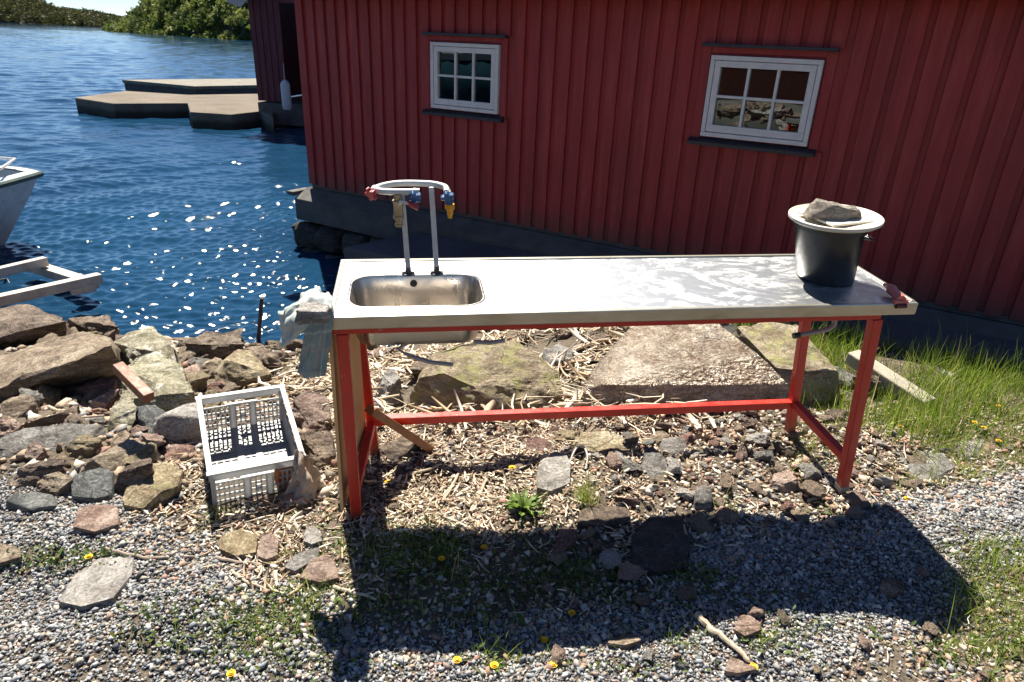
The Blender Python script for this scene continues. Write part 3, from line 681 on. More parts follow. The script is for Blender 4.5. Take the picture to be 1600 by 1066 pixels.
def redp():
    t = NT('red frame paint'); v = t.map()
    c = t.ramp(t.noise(v, 7, 6), [(0.3, (0.47, 0.022, 0.014)), (0.7, (0.60, 0.036, 0.020))])
    ch = t.ramp(t.noise(v, 30, 9, 0.8), [(0.625, 0.0), (0.64, 1.0)])
    c = t.mix(ch, c, (0.40, 0.24, 0.18))
    sz = t.n('SeparateXYZ'); t.l(t.tc.outputs['Object'], sz.inputs[0])
    ft_ = t.math('MULTIPLY', t.ramp(t.math('ADD', sz.outputs[2], t.math('MULTIPLY', t.noise(v, 16, 6), 0.12)), [(0.06, 0.8), (0.15, 0.0)]), 1.0)
    c = t.mix(ft_, c, (0.20, 0.09, 0.05))
    c = t.mix(t.ramp(t.noise(v, 12, 7, 0.7), [(0.55, 0), (0.8, 0.55)]), c, (0.25, 0.03, 0.02))
    return t.out(c, t.ramp(t.noise(v, 20, 4), [(0.3, 0.28), (0.7, 0.5)]), 0, t.bump(t.noise(v, 60, 5), 0.25, 0.003))
REDP = redp()
def steel_top():
    t = NT('worn steel top'); v = t.map((1, 1.6, 1)); vs = t.map((0.6, 1, 1), rot=(0, 0, 0.25))
    m1 = t.noise(vs, 5.0, 15, 0.78, 3.0)
    m2 = t.noise(v, 9, 10, 0.7, 1.0)
    sx_ = t.n('SeparateXYZ'); t.l(t.tc.outputs['Object'], sx_.inputs[0])
    zone = t.ramp(t.math('DIVIDE', sx_.outputs[0], 2.1), [(0.27, 0.0), (0.42, 1.0)])
    pat = t.math('MULTIPLY', t.ramp(t.math('ADD', t.math('MULTIPLY', m1, 0.65), t.math('MULTIPLY', m2, 0.35)), [(0.45, 0.0), (0.515, 1.0)]), zone)
    c = t.mix(pat, (0.78, 0.79, 0.79), (0.54, 0.57, 0.62))
    ru = t.ramp(t.noise(v, 6, 6, 0.6), [(0.63, 0.0), (0.70, 0.8)])
    c = t.mix(t.math('MULTIPLY', ru, 0.45), c, (0.62, 0.50, 0.32))
    rg = t.mix(pat, (0.40, 0.40, 0.40), (0.29, 0.29, 0.29))
    b = t.bump(t.noise(t.map((1, 1, 1)), 3.2, 3), 0.12, 0.02)
    b = t.bump(m2, 0.12, 0.003, b)
    return t.out(c, rg, 0.85, b)
STEEL = steel_top()
STEELS = simple('sink steel', (0.58, 0.54, 0.49), (0.46, 0.42, 0.37), 0.32, metal=0.95, sc_=6, bump=0.08, stretch=(1, 1, 0.3))
def edge_mat():
    t = NT('steel edge'); v = t.map((1, 1, 2.5))
    c = t.ramp(t.noise(v, 5, 8, 0.65), [(0.35, (0.54, 0.52, 0.45)), (0.6, (0.42, 0.39, 0.31)), (0.75, (0.28, 0.23, 0.14))])
    return t.out(c, 0.36, 0.8, t.bump(t.noise(v, 20, 5), 0.15, 0.004))
EDGE = edge_mat()
# top plate with the sink cut-out: grid between rounded opening and rim
SX0, SX1, SY0, SY1, SR = 0.045, 0.515, 0.066, 0.355, 0.075
def rrect(x0, x1, y0, y1, r, n=8, z=0.0):
    P = []
    for cx_, cy_, a0 in ((x1 - r, y1 - r, 0), (x0 + r, y1 - r, 90), (x0 + r, y0 + r, 180), (x1 - r, y0 + r, 270)):
        for k in range(n + 1): a = R(a0 + 90 * k / n); P.append((cx_ + r * math.cos(a), cy_ + r * math.sin(a), z))
    return P
def ray_rect(cx_, cy_, p, x0, x1, y0, y1):
    dx, dy = p[0] - cx_, p[1] - cy_; t = 1e9
    if dx > 1e-9: t = min(t, (x1 - cx_) / dx)
    if dx < -1e-9: t = min(t, (x0 - cx_) / dx)
    if dy > 1e-9: t = min(t, (y1 - cy_) / dy)
    if dy < -1e-9: t = min(t, (y0 - cy_) / dy)
    return (cx_ + dx * t, cy_ + dy * t)
op = rrect(SX0, SX1, SY0, SY1, SR, 8, HT)
mcx, mcy = (SX0 + SX1) / 2, (SY0 + SY1) / 2; XM = 0.62
outer = [(*ray_rect(mcx, mcy, p, 0.0, XM, 0.0, TW_), HT) for p in op]
n = len(op); top = MB(); top.add(op + outer, [(i, (i + 1) % n, n + (i + 1) % n, n + i) for i in range(n)])
for cxy in ((0, 0), (XM, 0), (XM, TW_), (0, TW_)):   # corner wedges
    best = sorted(range(n), key=lambda i: (outer[i][0] - cxy[0]) ** 2 + (outer[i][1] - cxy[1]) ** 2)
    for i in range(n):
        a, b = outer[i], outer[(i + 1) % n]
        if (abs(a[0] - cxy[0]) < 1e-6 and abs(b[1] - cxy[1]) < 1e-6) or (abs(a[1] - cxy[1]) < 1e-6 and abs(b[0] - cxy[0]) < 1e-6):
            if abs(a[0] - b[0]) > 1e-6 and abs(a[1] - b[1]) > 1e-6: top.add([a, b, (*cxy, HT)], [(0, 1, 2)])
top.add([(XM, 0, HT), (TL_, 0, HT), (TL_, TW_, HT), (XM, TW_, HT)], [(0, 1, 2, 3)])
top.build('tabletop', STEEL, tb)
e_ = MB()
e_.box((TL_ / 2, 0.0095 - 0.012, HT - 0.0205), (TL_ + 0.024, 0.019, 0.047)); e_.box((TL_ / 2, TW_ + 0.002, HT - 0.0225), (TL_ + 0.024, 0.019, 0.057))
e_.box((-0.0025, TW_ / 2, HT - 0.0225), (0.019, TW_ - 0.014, 0.056)); e_.box((TL_ + 0.0025, TW_ / 2, HT - 0.0225), (0.019, TW_ - 0.014, 0.056))
e_.build('edge_trim', EDGE, tb, bevel=0.004)
sk = MB(); D0 = [(0, 0, HT + 0.0015), (0.006, 0, HT - 0.004), (0.014, 0.0, HT - 0.05), (0.022, 0, HT - 0.13), (0.045, 0, HT - 0.155)]
rings = []
for k, z in ((-0.006, HT + 0.002), (0.002, HT + 0.001), (0.006, HT - 0.008), (0.016, HT - 0.07), (0.018, HT - 0.140), (0.024, HT - 0.156), (0.040, HT - 0.163)):
    rings.append(rrect(SX0 + k, SX1 - k, SY0 + k, SY1 - k, max(SR - k * 0.6, 0.02), 8, z))
vs = [p for r_ in rings for p in r_]; fs = [(i * n + j, i * n + (j + 1) % n, (i + 1) * n + (j + 1) % n, (i + 1) * n + j) for i in range(len(rings) - 1) for j in range(n)]
fs.append(tuple((len(rings) - 1) * n + j for j in range(n)))
sk.add(vs, fs); so_ = sk.build('sink_basin', STEELS, tb, smooth=True)
sm = so_.modifiers.new('solid', 'SOLIDIFY'); sm.thickness = 0.002; sm.offset = -1
DARKM = simple('dark plastic', (0.03, 0.03, 0.033), (0.02, 0.02, 0.022), 0.4)
MB().tube([(0.27, SY1 - 0.012, HT - 0.030), (0.27, SY1 - 0.006, HT - 0.030)], 0.014, 16).build('overflow_hole', DARKM, so_, smooth=True)
MB().lathe([(0.0, 0.003), (0.03, 0.003), (0.038, 0.0), (0.038, -0.03), (0.0, -0.03)], 20, (0.27, 0.2, HT - 0.160)).build('drain', DARKM, so_, smooth=True)
# frame
ap_ = MB(); zA = HT - 0.049 - 0.011
ap_.box((0.995, 0.024, zA), (1.99 + 0.02, 0.03, 0.022)); ap_.box((0.995, TW_ - 0.03, zA), (2.01, 0.03, 0.022))
ap_.box((0.028, TW_ / 2, zA), (0.03, TW_ - 0.10, 0.0215)); ap_.box((1.99, TW_ / 2, zA), (0.03, TW_ - 0.10, 0.0215))
ap_.build('top_rail', REDP, tb, bevel=0.003)
LG = [((0.028, 0.028), (0.022, 0.030)), ((1.992, 0.028), (2.088, 0.030)), ((0.034, TW_ - 0.03), (0.075, TW_ - 0.03)), ((1.992, TW_ - 0.03), (2.088, TW_ - 0.03))]
zt = HT - 0.049 - 0.024
def legpt(i, z): a, b = LG[i]; t = 1 - z / zt; return np.array([a[0] + (b[0] - a[0]) * t, a[1] + (b[1] - a[1]) * t, z])
for i in range(4):
    zb = [0.0, 0.02, -0.06, -0.02][i]
    lo = MB().bar(legpt(i, zt), legpt(i, zb), 0.040, 0.040, up=(0, 1, 0)).build('leg', REDP, tb, bevel=0.004)
    if i == 1: MB().bar(legpt(i, zb + 0.001), legpt(i, zb - 0.022), 0.042, 0.042, up=(0, 1, 0)).build('foot_cap', simple('grey foot', (0.3, 0.29, 0.27)), lo)
sr = MB(); sr.bar(legpt(2, 0.165) + [0.02, 0, 0], legpt(3, 0.15) - [0.02, 0, 0], 0.038, 0.038); sr.build('stretcher', REDP, tb, bevel=0.003)
for i, j in ((0, 2), (1, 3)):
    a, b = legpt(i, 0.155 if i else 0.135), legpt(j, 0.155); MB().bar(a + [0, 0.02, 0], b - [0, 0.02, 0], 0.036, 0.036).build('side_stretcher', REDP, tb, bevel=0.003)
PLY = simple('plywood', (0.64, 0.42, 0.20), (0.52, 0.32, 0.14), 0.65, sc_=4, stretch=(1, 1, 0.15), bump=0.1)
MB().add([(-0.022, 0.012, 0.07), (0.046, 0.452, 0.07), (0.034, 0.454, 0.07), (-0.034, 0.014, 0.07), (-0.006, 0.012, 0.815), (0.046, 0.452, 0.815), (0.034, 0.454, 0.815), (-0.018, 0.014, 0.815)], [(0, 1, 2, 3), (7, 6, 5, 4), (0, 4, 5, 1), (1, 5, 6, 2), (2, 6, 7, 3), (3, 7, 4, 0)]).build('side_panel', PLY, tb, bevel=0.001)
# drain hoses below
HOSE = simple('grey hose', (0.42, 0.42, 0.43), (0.34, 0.34, 0.35), 0.5)
pts_ = [tl(622, 546, 'y', 0.2), tl(640, 556, 'y', 0.17), tl(672, 566, 'y', 0.14), tl(707, 570, 'y', 0.10)]
MB().tube([(0.27, 0.2, HT - 0.18), pts_[0], pts_[1], pts_[2], pts_[3]], 0.008, 10).build('drain_hose', HOSE, tb, smooth=True)
MB().tube([tl(740, 534, 'y', 0.3), tl(765, 536, 'y', 0.3), tl(789, 532, 'y', 0.3)], 0.009, 10).build('drain_pipe', HOSE, tb, smooth=True)
pk = [tl(x, y, 'y', 0.26) for x, y in [(1305, 499), (1303, 508), (1295, 514), (1278, 518), (1262, 521), (1246, 524)]]
ho = MB().tube(pk, 0.011, 10).build('pipe_hook', simple('dull pipe', (0.38, 0.31, 0.28), (0.3, 0.25, 0.23), 0.5, metal=0.2), tb, smooth=True)
MB().tube([pk[-2] * 0.2 + pk[-1] * 0.8, pk[-1] * 1.0 + (pk[-1] - pk[-2]) * 0.4], 0.013, 10).build('hook_tip', DARKM, ho, smooth=True)

# tap rack on two posts (part of the bench)
GALV = simple('painted pipe', (0.62, 0.62, 0.61), (0.48, 0.48, 0.47), 0.45, metal=0.1, sc_=20)
BLUEP = simple('blue tap plastic', (0.02, 0.10, 0.26), (0.015, 0.07, 0.2), 0.35)
REDT = simple('red tap plastic', (0.42, 0.045, 0.055), (0.30, 0.03, 0.04), 0.4)
BRASS = simple('dull brass', (0.36, 0.30, 0.19), (0.25, 0.20, 0.12), 0.45, metal=0.6)
YEL = simple('yellow hose plastic', (0.80, 0.36, 0.01), (0.72, 0.30, 0.01), 0.4)
tr_ = empty('tap_rack', (0.30, 0.367, HT)); tr_.parent = tb
def rp(x, y, z): return (x - 0.30, y - 0.367, z - HT)
t1t = tl(628, 300, 'y', 0.345); t2t = tl(674, 292, 'y', 0.40)
m_ = MB(); m_.bar(rp(0.251, 0.367, HT + 0.02), rp(*t1t), 0.019, 0.019, up=(0, 1, 0)); m_.build('post', GALV, tr_, bevel=0.004)
m_ = MB(); m_.bar(rp(0.358, 0.367, HT + 0.02), rp(*t2t), 0.019, 0.019, up=(0, 1, 0)); m_.build('post', GALV, tr_, bevel=0.004)
for xx in (0.251, 0.358):
    m_ = MB(); m_.lathe([(0, 0.03), (0.011, 0.03), (0.011, 0.006), (0.024, 0.004), (0.026, 0.0), (0, 0)], 20, rp(xx, 0.367, HT + 0.0005))
    m_.bar(rp(xx - 0.024, 0.360, HT + 0.010), rp(xx + 0.024, 0.360, HT + 0.010), 0.006, 0.005); m_.build('post_flange', simple('dark flange', (0.09, 0.085, 0.08)), tr_, smooth=True)
zr = float(t1t[2]) + 0.002
xl, xr = 0.155, 0.398
loop = [rp(0.300, 0.335, zr + 0.002), rp(0.25, 0.338, zr), rp(xl + 0.02, 0.342, zr), rp(xl - 0.005, 0.36, zr + 0.002), rp(xl, 0.385, zr + 0.004), rp(xl + 0.04, 0.41, zr + 0.008), rp(0.24, 0.42, zr + 0.010), rp(0.30, 0.42, zr + 0.010), rp(xr - 0.045, 0.415, zr + 0.008), rp(xr - 0.008, 0.395, zr + 0.004), rp(xr, 0.37, zr), rp(xr - 0.002, 0.345, zr - 0.004)]
def smooth_path(p, k=5):
    p = [np.array(q, float) for q in p]; out = []
    for i in range(len(p) - 1):
        a, b, c, d = p[max(i - 1, 0)], p[i], p[i + 1], p[min(i + 2, len(p) - 1)]
        for j in range(k):
            t = j / k; out.append(0.5 * ((2 * b) + (c - a) * t + (2 * a - 5 * b + 4 * c - d) * t * t + (3 * b - a - 3 * c + d) * t ** 3))
    return out + [p[-1]]
MB().tube(smooth_path(loop), 0.0115, 12).build('ring_pipe', GALV, tr_, smooth=True)
def tap(x, y, z, mat, dirx=0.0, star=True, name='tap'):
    t = MB(); t.tube([rp(x, y + 0.035, z + 0.006), rp(x + dirx * 0.3, y + 0.005, z + 0.004)], [0.014, 0.013], 12)
    o = t.build(name, GALV, tr_, smooth=True)
    h = MB(); axis = np.array([dirx, -0.022, -0.012]); c = np.array(rp(x + dirx * 0.4, y, z)); d = axis / np.linalg.norm(axis)
    u = np.cross(d, [0, 0, 1]); u /= np.linalg.norm(u); v_ = np.cross(u, d)
    N = 50; ring0, ring1 = [], []
    for k in range(N):
        a = 2 * math.pi * k / N; r_ = 0.021 + 0.0055 * math.cos(5 * a)
        ring0.append(c + u * r_ * math.cos(a) + v_ * r_ * math.sin(a)); ring1.append(ring0[-1] + d * 0.016)
    h.add(ring0 + ring1, [tuple(range(N))[::-1], tuple(range(N, 2 * N))] + [(k, (k + 1) % N, N + (k + 1) % N, N + k) for k in range(N)])
    h.tube([c - d * 0.012, c], 0.009, 10); h.build('tap_handle', mat, o, bevel=0.002)
    return o
pA = tl(583, 299, 'y', 0.345); tap(xl - 0.012, 0.345, zr - 0.006, REDT, -0.02)
tap(0.283, 0.330, zr - 0.012, BLUEP, 0.0)
to = tap(xr + 0.002, 0.335, zr - 0.014, BLUEP, 0.0)
MB().tube([rp(xr + 0.004, 0.345, zr - 0.01), rp(xr + 0.006, 0.34, zr - 0.03), rp(xr + 0.008, 0.338, zr - 0.045)], 0.013, 12).build('spout', BLUEP, to, smooth=True)
m_ = MB(); m_.lathe([(0, 0), (0.016, 0), (0.018, -0.006), (0.018, -0.018), (0.012, -0.022), (0.011, -0.040), (0.008, -0.042), (0.008, -0.052), (0, -0.052)], 20, rp(xr + 0.010, 0.338, zr - 0.044)); m_.build('hose_connector', YEL, to, smooth=True)
m_ = MB(); m_.lathe([(0, 0), (0.014, 0), (0.014, -0.02), (0.020, -0.022), (0.020, -0.03), (0.017, -0.034), (0.017, -0.075), (0.020, -0.078), (0.020, -0.088), (0.012, -0.092), (0.011, -0.108), (0.014, -0.110), (0.0135, -0.118), (0, -0.118)], 20, rp(0.223, 0.338, zr - 0.008))
m_.build('valve_body', BRASS, tr_, smooth=True)
q1, q2 = tl(628, 314, 'y', 0.32), tl(654, 325, 'y', 0.31)
m_ = MB(); m_.tube([rp(0.225, 0.325, zr - 0.042), rp(*q1)], 0.008, 8); m_.bar(rp(*q1), rp(*(q1 * 0.6 + q2 * 0.4)), 0.014, 0.006); m_.build('valve_lever', GALV, tr_, smooth=False)
MB().tube([rp(*(q1 * 0.7 + q2 * 0.3)), rp(*(q1 * 0.5 + q2 * 0.5)), rp(*q2)], [0.006, 0.009, 0.010], 10).build('lever_grip', REDT, tr_, smooth=True)

# things standing on the bench --------------------------------------------------
def on_table(name, lx, ly, lz=HT, label=None, cat=None):
    o = empty(name); o.matrix_world = Matrix.Translation(Vector(tw((lx, ly, lz)))) @ TM4.to_3x3().to_4x4()
    tag(o, label, cat); return o
bx_, by_ = 1.902, 0.262
bk = on_table('bucket', bx_, by_, HT + 0.001, 'black plastic bucket standing at the right end of the bench', 'bucket')
BLK = simple('black bucket plastic', (0.014, 0.016, 0.018), (0.024, 0.026, 0.028), 0.34, sc_=4, bump=0.06)
SH = -0.17
bp = MB(); bp.lathe([(0, 0.0), (0.104, 0.0), (0.109, 0.006), (0.128, 0.205), (0.137, 0.208), (0.137, 0.232), (0.128, 0.234), (0.122, 0.228), (0.104, 0.012), (0, 0.012)], 48, sx=SH)
bp.build('pail', BLK, bk, smooth=True)
hb = MB(); hb.tube(smooth_path([(0.06 + SH * .2, -0.128, 0.205), (0.10 + SH * .2, -0.115, 0.196), (0.150 + SH * .2, -0.07, 0.178), (0.178 + SH * .2, 0.0, 0.166), (0.15 + SH * .2, 0.07, 0.178), (0.10 + SH * .2, 0.115, 0.196)]), 0.0045, 8)
hb.build('bail_handle', BLK, bk, smooth=True)
LIDW = simple('cream lid plastic', (0.70, 0.66, 0.56), (0.60, 0.56, 0.47), 0.45, sc_=6)
ld = on_table('lid', bx_ + SH * 0.236 + 0.018, by_, HT + 0.238, 'round cream plastic lid lying over the black bucket', 'lid')
lm = MB(); lm.lathe([(0, 0.004), (0.125, 0.004), (0.152, 0.010), (0.163, 0.018), (0.169, 0.016), (0.169, 0.006), (0.158, -0.002), (0.125, -0.006), (0, -0.006)], 56); lo_ = lm.build('disc', LIDW, ld, smooth=True)
ld.matrix_world = ld.matrix_world @ Matrix.Rotation(R(-3.5), 4, 'Y')
bd = on_table('cutting_board', bx_ + SH * 0.236 + 0.03, by_, HT + 0.250, 'thin pale board lying on the round lid under the stone', 'board')
MB().box((0, 0, 0), (0.235, 0.185, 0.009), rot=R(14)).build('panel', simple('pale board', (0.72, 0.67, 0.58), (0.62, 0.57, 0.48), 0.5), bd, bevel=0.004)
rq = random.Random(8)
base = tw((bx_ + SH * 0.236 - 0.012, by_ - 0.015, HT + 0.254))
P = np.array([(-.115, -.03, 0), (-.10, .05, 0), (.115, .04, 0), (.12, -.02, 0), (.02, -.055, 0), (-.09, -.04, .03), (-.075, 0, .072), (-.06, .03, .075), (-.02, -.035, .065), (.03, .0, .062), (.07, -.04, .05), (.105, .02, .045), (.125, 0, .02), (0, .05, .055)])
tag(hull_rock('stone', (P * [1, 1, 0.85]) @ TM.T + base, RK['warm'], 4, 0.016, 77, 1, cell=24), 'rough pink-grey stone weighing down the board on the bucket', 'stone')
# red clamp at the right front corner
cl = on_table('clamp', 2.045, 0.045, HT + 0.002, 'small faded red clamp on the right front corner of the bench', 'clamp')
CLR = simple('faded red plastic', (0.66, 0.20, 0.16), (0.52, 0.12, 0.10), 0.4)
m_ = MB(); m_.tube([(0, -0.052, 0.012), (0.004, -0.02, 0.016)], 0.019, 16); m_.tube([(-0.028, -0.05, 0.005), (0.028, -0.05, 0.005)], 0.010, 12); m_.build('jaw', CLR, cl, smooth=True)
m_ = MB(); m_.tube([(0.004, -0.018, 0.018), (0.006, 0.02, 0.026)], [0.016, 0.020], 16); m_.build('knob', CLR, cl, smooth=True)
m_ = MB(); m_.bar((0.0, 0.01, 0.03), (0.015, 0.06, 0.028), 0.032, 0.012); m_.build('grip', CLR, cl, bevel=0.004)
m_ = MB(); m_.tube([(-0.02, -0.060, -0.008), (0.02, -0.060, -0.008)], 0.009, 12); m_.build('pin', simple('dark red', (0.10, 0.02, 0.02)), cl, smooth=True)

# ------------------------------------------------------------------ cloths
def cloth_mat(name, a, b, plaid=False):
    t = NT(name); v = t.map()
    c = t.ramp(t.noise(v, 12, 6), [(0.35, a), (0.65, b)])
    if plaid:
        uv = t.tc.outputs['UV']; sp = t.n('SeparateXYZ'); t.l(uv, sp.inputs[0])
        def stripe(ax, pos, wd_, colr, c):
            x = t.math('ABSOLUTE', t.math('SUBTRACT', sp.outputs[ax], pos)); f = t.ramp(x, [(wd_ * 0.7, 0.55), (wd_, 0.0)])
            return t.mix(f, c, colr)
        for p, cl_ in ((0.12, (0.5, 0.36, 0.34)), (0.22, (0.62, 0.6, 0.56)), (0.55, (0.52, 0.33, 0.33)), (0.62, (0.62, 0.62, 0.6)), (0.69, (0.52, 0.33, 0.33)), (0.78, (0.62, 0.62, 0.6))): c = stripe(0, p, 0.018, cl_, c)
        for p, cl_ in ((0.32, (0.2, 0.3, 0.36)), (0.38, (0.55, 0.58, 0.58)), (0.62, (0.5, 0.4, 0.4)), (0.9, (0.2, 0.3, 0.33))): c = stripe(1, p, 0.02, cl_, c)
    n_ = t.bump(t.noise(v, 260, 3), 0.4, 0.002); n_ = t.bump(t.noise(v, 24, 5), 0.4, 0.008, n_)
    tr = t.n('BsdfTranslucent'); t.l(c, tr.inputs[0]); mx = t.n('MixShader'); mx.inputs[0].default_value = 0.22
    t.out(c, 0.9, 0, n_); t.l(t.b.outputs[0], mx.inputs[1]); t.l(tr.outputs[0], mx.inputs[2]); t.l(mx.outputs[0], t.o.inputs[0])
    return t.m
def cloth(name, rows, m, fold=0.012, fr=3.0, seed=0, nu=40, nv=48, thick=0.003, crumple=0.008):
    """rows: list of polylines (each >=2 world points) swept into one sheet, then folded and crumpled"""
    rows = [smooth_path(r, 8) for r in rows]; k = min(len(r) for r in rows)
    def res(p, n):
        p = np.array(p); d = np.r_[0, np.cumsum(np.linalg.norm(np.diff(p, axis=0), axis=1))]; t = np.linspace(0, d[-1], n)
        return np.stack([np.interp(t, d, p[:, i]) for i in range(3)], 1)
    Rw = [res(r, nu) for r in rows]
    colsP = np.stack([res(smooth_path([r[i] for r in Rw], 6), nv) for i in range(nu)], 0)   # nu, nv, 3
    du = np.gradient(colsP, axis=0); dv = np.gradient(colsP, axis=1); nn = np.cross(du, dv); nn /= np.linalg.norm(nn, axis=2)[..., None] + 1e-9
    V = colsP.copy(); sd = Vector((seed, seed * 2.3, seed * .7))
    for i in range(nu):
        for j in range(nv):
            u, v = i / (nu - 1), j / (nv - 1)
            f = fold * math.sin(u * fr * 6.28 + 2.0 * noise.noise(Vector((u * 2, v * 2, 0)) + sd) * 2) * (0.4 + 0.6 * v)
            c = crumple * (2 * noise.noise(Vector((u * 6, v * 6, 1)) + sd) + noise.noise(Vector((u * 14, v * 14, 4)) + sd))
            V[i, j] += nn[i, j] * (f + c)
    I = np.arange(nu * nv).reshape(nu, nv)
    Fq = np.stack([I[:-1, :-1], I[1:, :-1], I[1:, 1:], I[:-1, 1:]], -1).reshape(-1, 4)
    org = V.reshape(-1, 3).mean(0); o = fast_mesh(name, V.reshape(-1, 3) - org, Fq, m, 4, smooth=True); o.location = org
    uvl = o.data.uv_layers.new(name='UVMap'); uu = np.stack(np.meshgrid(np.linspace(0, 1, nu), np.linspace(0, 1, nv), indexing='ij'), -1).reshape(-1, 2)
    uvl.data.foreach_set('uv', uu[Fq.ravel()].astype(np.float32).ravel())
    s = o.modifiers.new('solid', 'SOLIDIFY'); s.thickness = thick; s.offset = 0
    sb = o.modifiers.new('sub', 'SUBSURF'); sb.levels = sb.render_levels = 1
    return o
def L(px, py, ax, v): return tw(tl(px, py, ax, v))
TEALC = cloth_mat('checked tea towel', (0.22, 0.30, 0.29), (0.33, 0.40, 0.38), True)
WHC = cloth_mat('faded white cloth', (0.42, 0.49, 0.475), (0.58, 0.63, 0.61))
# checked towel: over the edge and hanging in front of the left leg
rows = [[L(478, 488, 'y', 0.02), L(498, 480, 'y', 0.02), L(520, 476, 'y', 0.02)],
        [L(480, 505, 'y', -0.03), L(497, 498, 'y', -0.035), L(519, 494, 'y', -0.03)],
        [L(474, 530, 'y', -0.025), L(495, 530, 'y', -0.04), L(518, 528, 'y', -0.03)],
        [L(468, 560, 'y', -0.02), L(490, 562, 'y', -0.035), L(513, 560, 'y', -0.03)],
        [L(464, 583, 'y', -0.02), L(486, 592, 'y', -0.035), L(510, 584, 'y', -0.03)]]
tag(cloth('tea_towel', rows, TEALC, 0.007, 2.0, 3, crumple=0.004), 'blue-green checked tea towel hanging down by the left red leg', 'towel')
# white cloth bundled on the corner, one wing out to the left
rows = [[L(470, 470, 'z', HT + 0.02), L(492, 449, 'z', HT + 0.03), L(518, 463, 'z', HT + 0.03)],
        [L(450, 482, 'y', 0.13), L(482, 466, 'z', HT + 0.05), L(519, 478, 'z', HT + 0.045)],
        [L(433, 487, 'y', 0.10), L(468, 483, 'y', 0.03), L(517, 486, 'z', HT + 0.03)],
        [L(436, 515, 'y', 0.08), L(466, 503, 'y', -0.02), L(516, 497, 'y', -0.03)],
        [L(440, 545, 'y', 0.06), L(462, 528, 'y', -0.0), L(484, 512, 'y', -0.035)]]
tag(cloth('white_cloth', rows, WHC, 0.010, 1.8, 9, crumple=0.009), 'crumpled faded white cloth bundled over the left front corner', 'cloth')
c0 = L(488, 489, 'z', HT + 0.04)
tag(hull_rock('stone', blob(c0, 0.060, 0.045, 0.032, random.Random(3), 0.2), RK['pale'], 3, 0.03, 12, 1, cell=16), 'fist-sized pale stone holding the cloth on the bench corner', 'stone')

# ------------------------------------------------------------------ plastic crate
def plastic():
    t = NT('grey white crate plastic'); c = t.ramp(t.noise(t.map(), 9, 7), [(0.35, (0.60, 0.61, 0.62)), (0.7, (0.46, 0.47, 0.47))])
    tr = t.n('BsdfTranslucent'); t.l(c, tr.inputs[0]); mx = t.n('MixShader'); mx.inputs[0].default_value = 0.5
    t.out(c, 0.4); t.l(t.b.outputs[0], mx.inputs[1]); t.l(tr.outputs[0], mx.inputs[2]); t.l(mx.outputs[0], t.o.inputs[0]); return t.m
CRM = plastic()
S_ = 0.90
cp = [CAM + (np.array(p) - CAM) * S_ for p in ([-1.26593425, 2.34558944, 0.0112809], [-0.92315194, 2.55157839, 0.00298395], [-1.13271039, 3.030843, 0.11178444], [-1.47549271, 2.82485406, 0.12008139])]
cex = (cp[1] - cp[0]); CWd = np.linalg.norm(cex); cex /= CWd; ceyr = (cp[3] - cp[0] + cp[2] - cp[1]) / 2; CL = np.linalg.norm(ceyr); ceyr /= CL
cn = np.cross(cex, ceyr); cn /= np.linalg.norm(cn); cex2 = cex; CD = 0.20
cey = np.cross(cn, cex)
mid = (ceyr + cey) / 2; cey = mid / np.linalg.norm(mid); cex = np.cross(cey, cn)
cbase = (cp[0] + cp[1] + cp[2] + cp[3]) / 4 - cn * CD
cr = empty('crate'); CM = Matrix([[cex[0], cey[0], cn[0], cbase[0]], [cex[1], cey[1], cn[1], cbase[1]], [cex[2], cey[2], cn[2], cbase[2]], [0, 0, 0, 1]])
cr.matrix_world = CM; tag(cr, 'grey-white slotted plastic crate lying open on the rocks beside the bench', 'crate')
hw, hl = CWd / 2, CL / 2
def lattice(W, H, sol, cols, rows, mp, th=0.004):
    """bars of a slotted wall in its plane (u across, v up); mp maps (u, v, depth) to crate space"""
    m = MB()
    def bx(u0, u1, v0, v1, t=th):
        P = [mp(u, v, d) for u in (u0, u1) for v in (v0, v1) for d in (-t / 2, t / 2)]
        m.add(P, [(0, 1, 3, 2), (4, 6, 7, 5), (0, 4, 5, 1), (2, 3, 7, 6), (0, 2, 6, 4), (1, 5, 7, 3)])
    segs = []; u = -W / 2
    for a, b in sol: segs.append((u, a)); bx(a, b, 0.0, H, th * 2.2); u = b
    segs.append((u, W / 2))
    for a, b in segs:
        if b - a < 0.02: continue
        nc = max(2, round((b - a) / cols))
        for k in range(nc + 1): uu = a + (b - a) * k / nc; bx(uu - 0.0034, uu + 0.0034, 0.0, H)
        for k in range(rows + 1): vv = H * k / rows; bx(a, b, vv - 0.0045, vv + 0.0045, th * 0.8)
    return m
EH = 0.135
for nm, s in (('end_wall', -1), ('end_wall', 1)):
    m_ = lattice(2 * hw - 0.03, EH if s < 0 else EH, [(-0.055, -0.030), (0.030, 0.055)], 0.0185, 4, lambda u, v, d, s=s: (u, s * (hl - 0.012) + d - s * 0.0 * v, v))
    m_.box((0, s * (hl - 0.012), 0.070), (0.026, 0.0055, 0.034))
    m_.box((0, s * (hl - 0.012), EH + 0.006), (0.13, 0.012, 0.008))
    m_.build(nm, CRM, cr)
for s in (-1, 1):
    m_ = lattice(2 * hl - 0.05, EH, [(-0.10, -0.075), (0.075, 0.10)], 0.021, 4, lambda u, v, d, s=s: (s * (hw - 0.012) + d, u, v))
    m_.box((s * (hw - 0.0125), 0, EH - 0.022), (0.005, 2 * hl - 0.06, 0.044)); m_.box((s * (hw - 0.0125), 0, 0.02), (0.005, 2 * hl - 0.06, 0.04))
    m_.build('side_wall', CRM, cr)
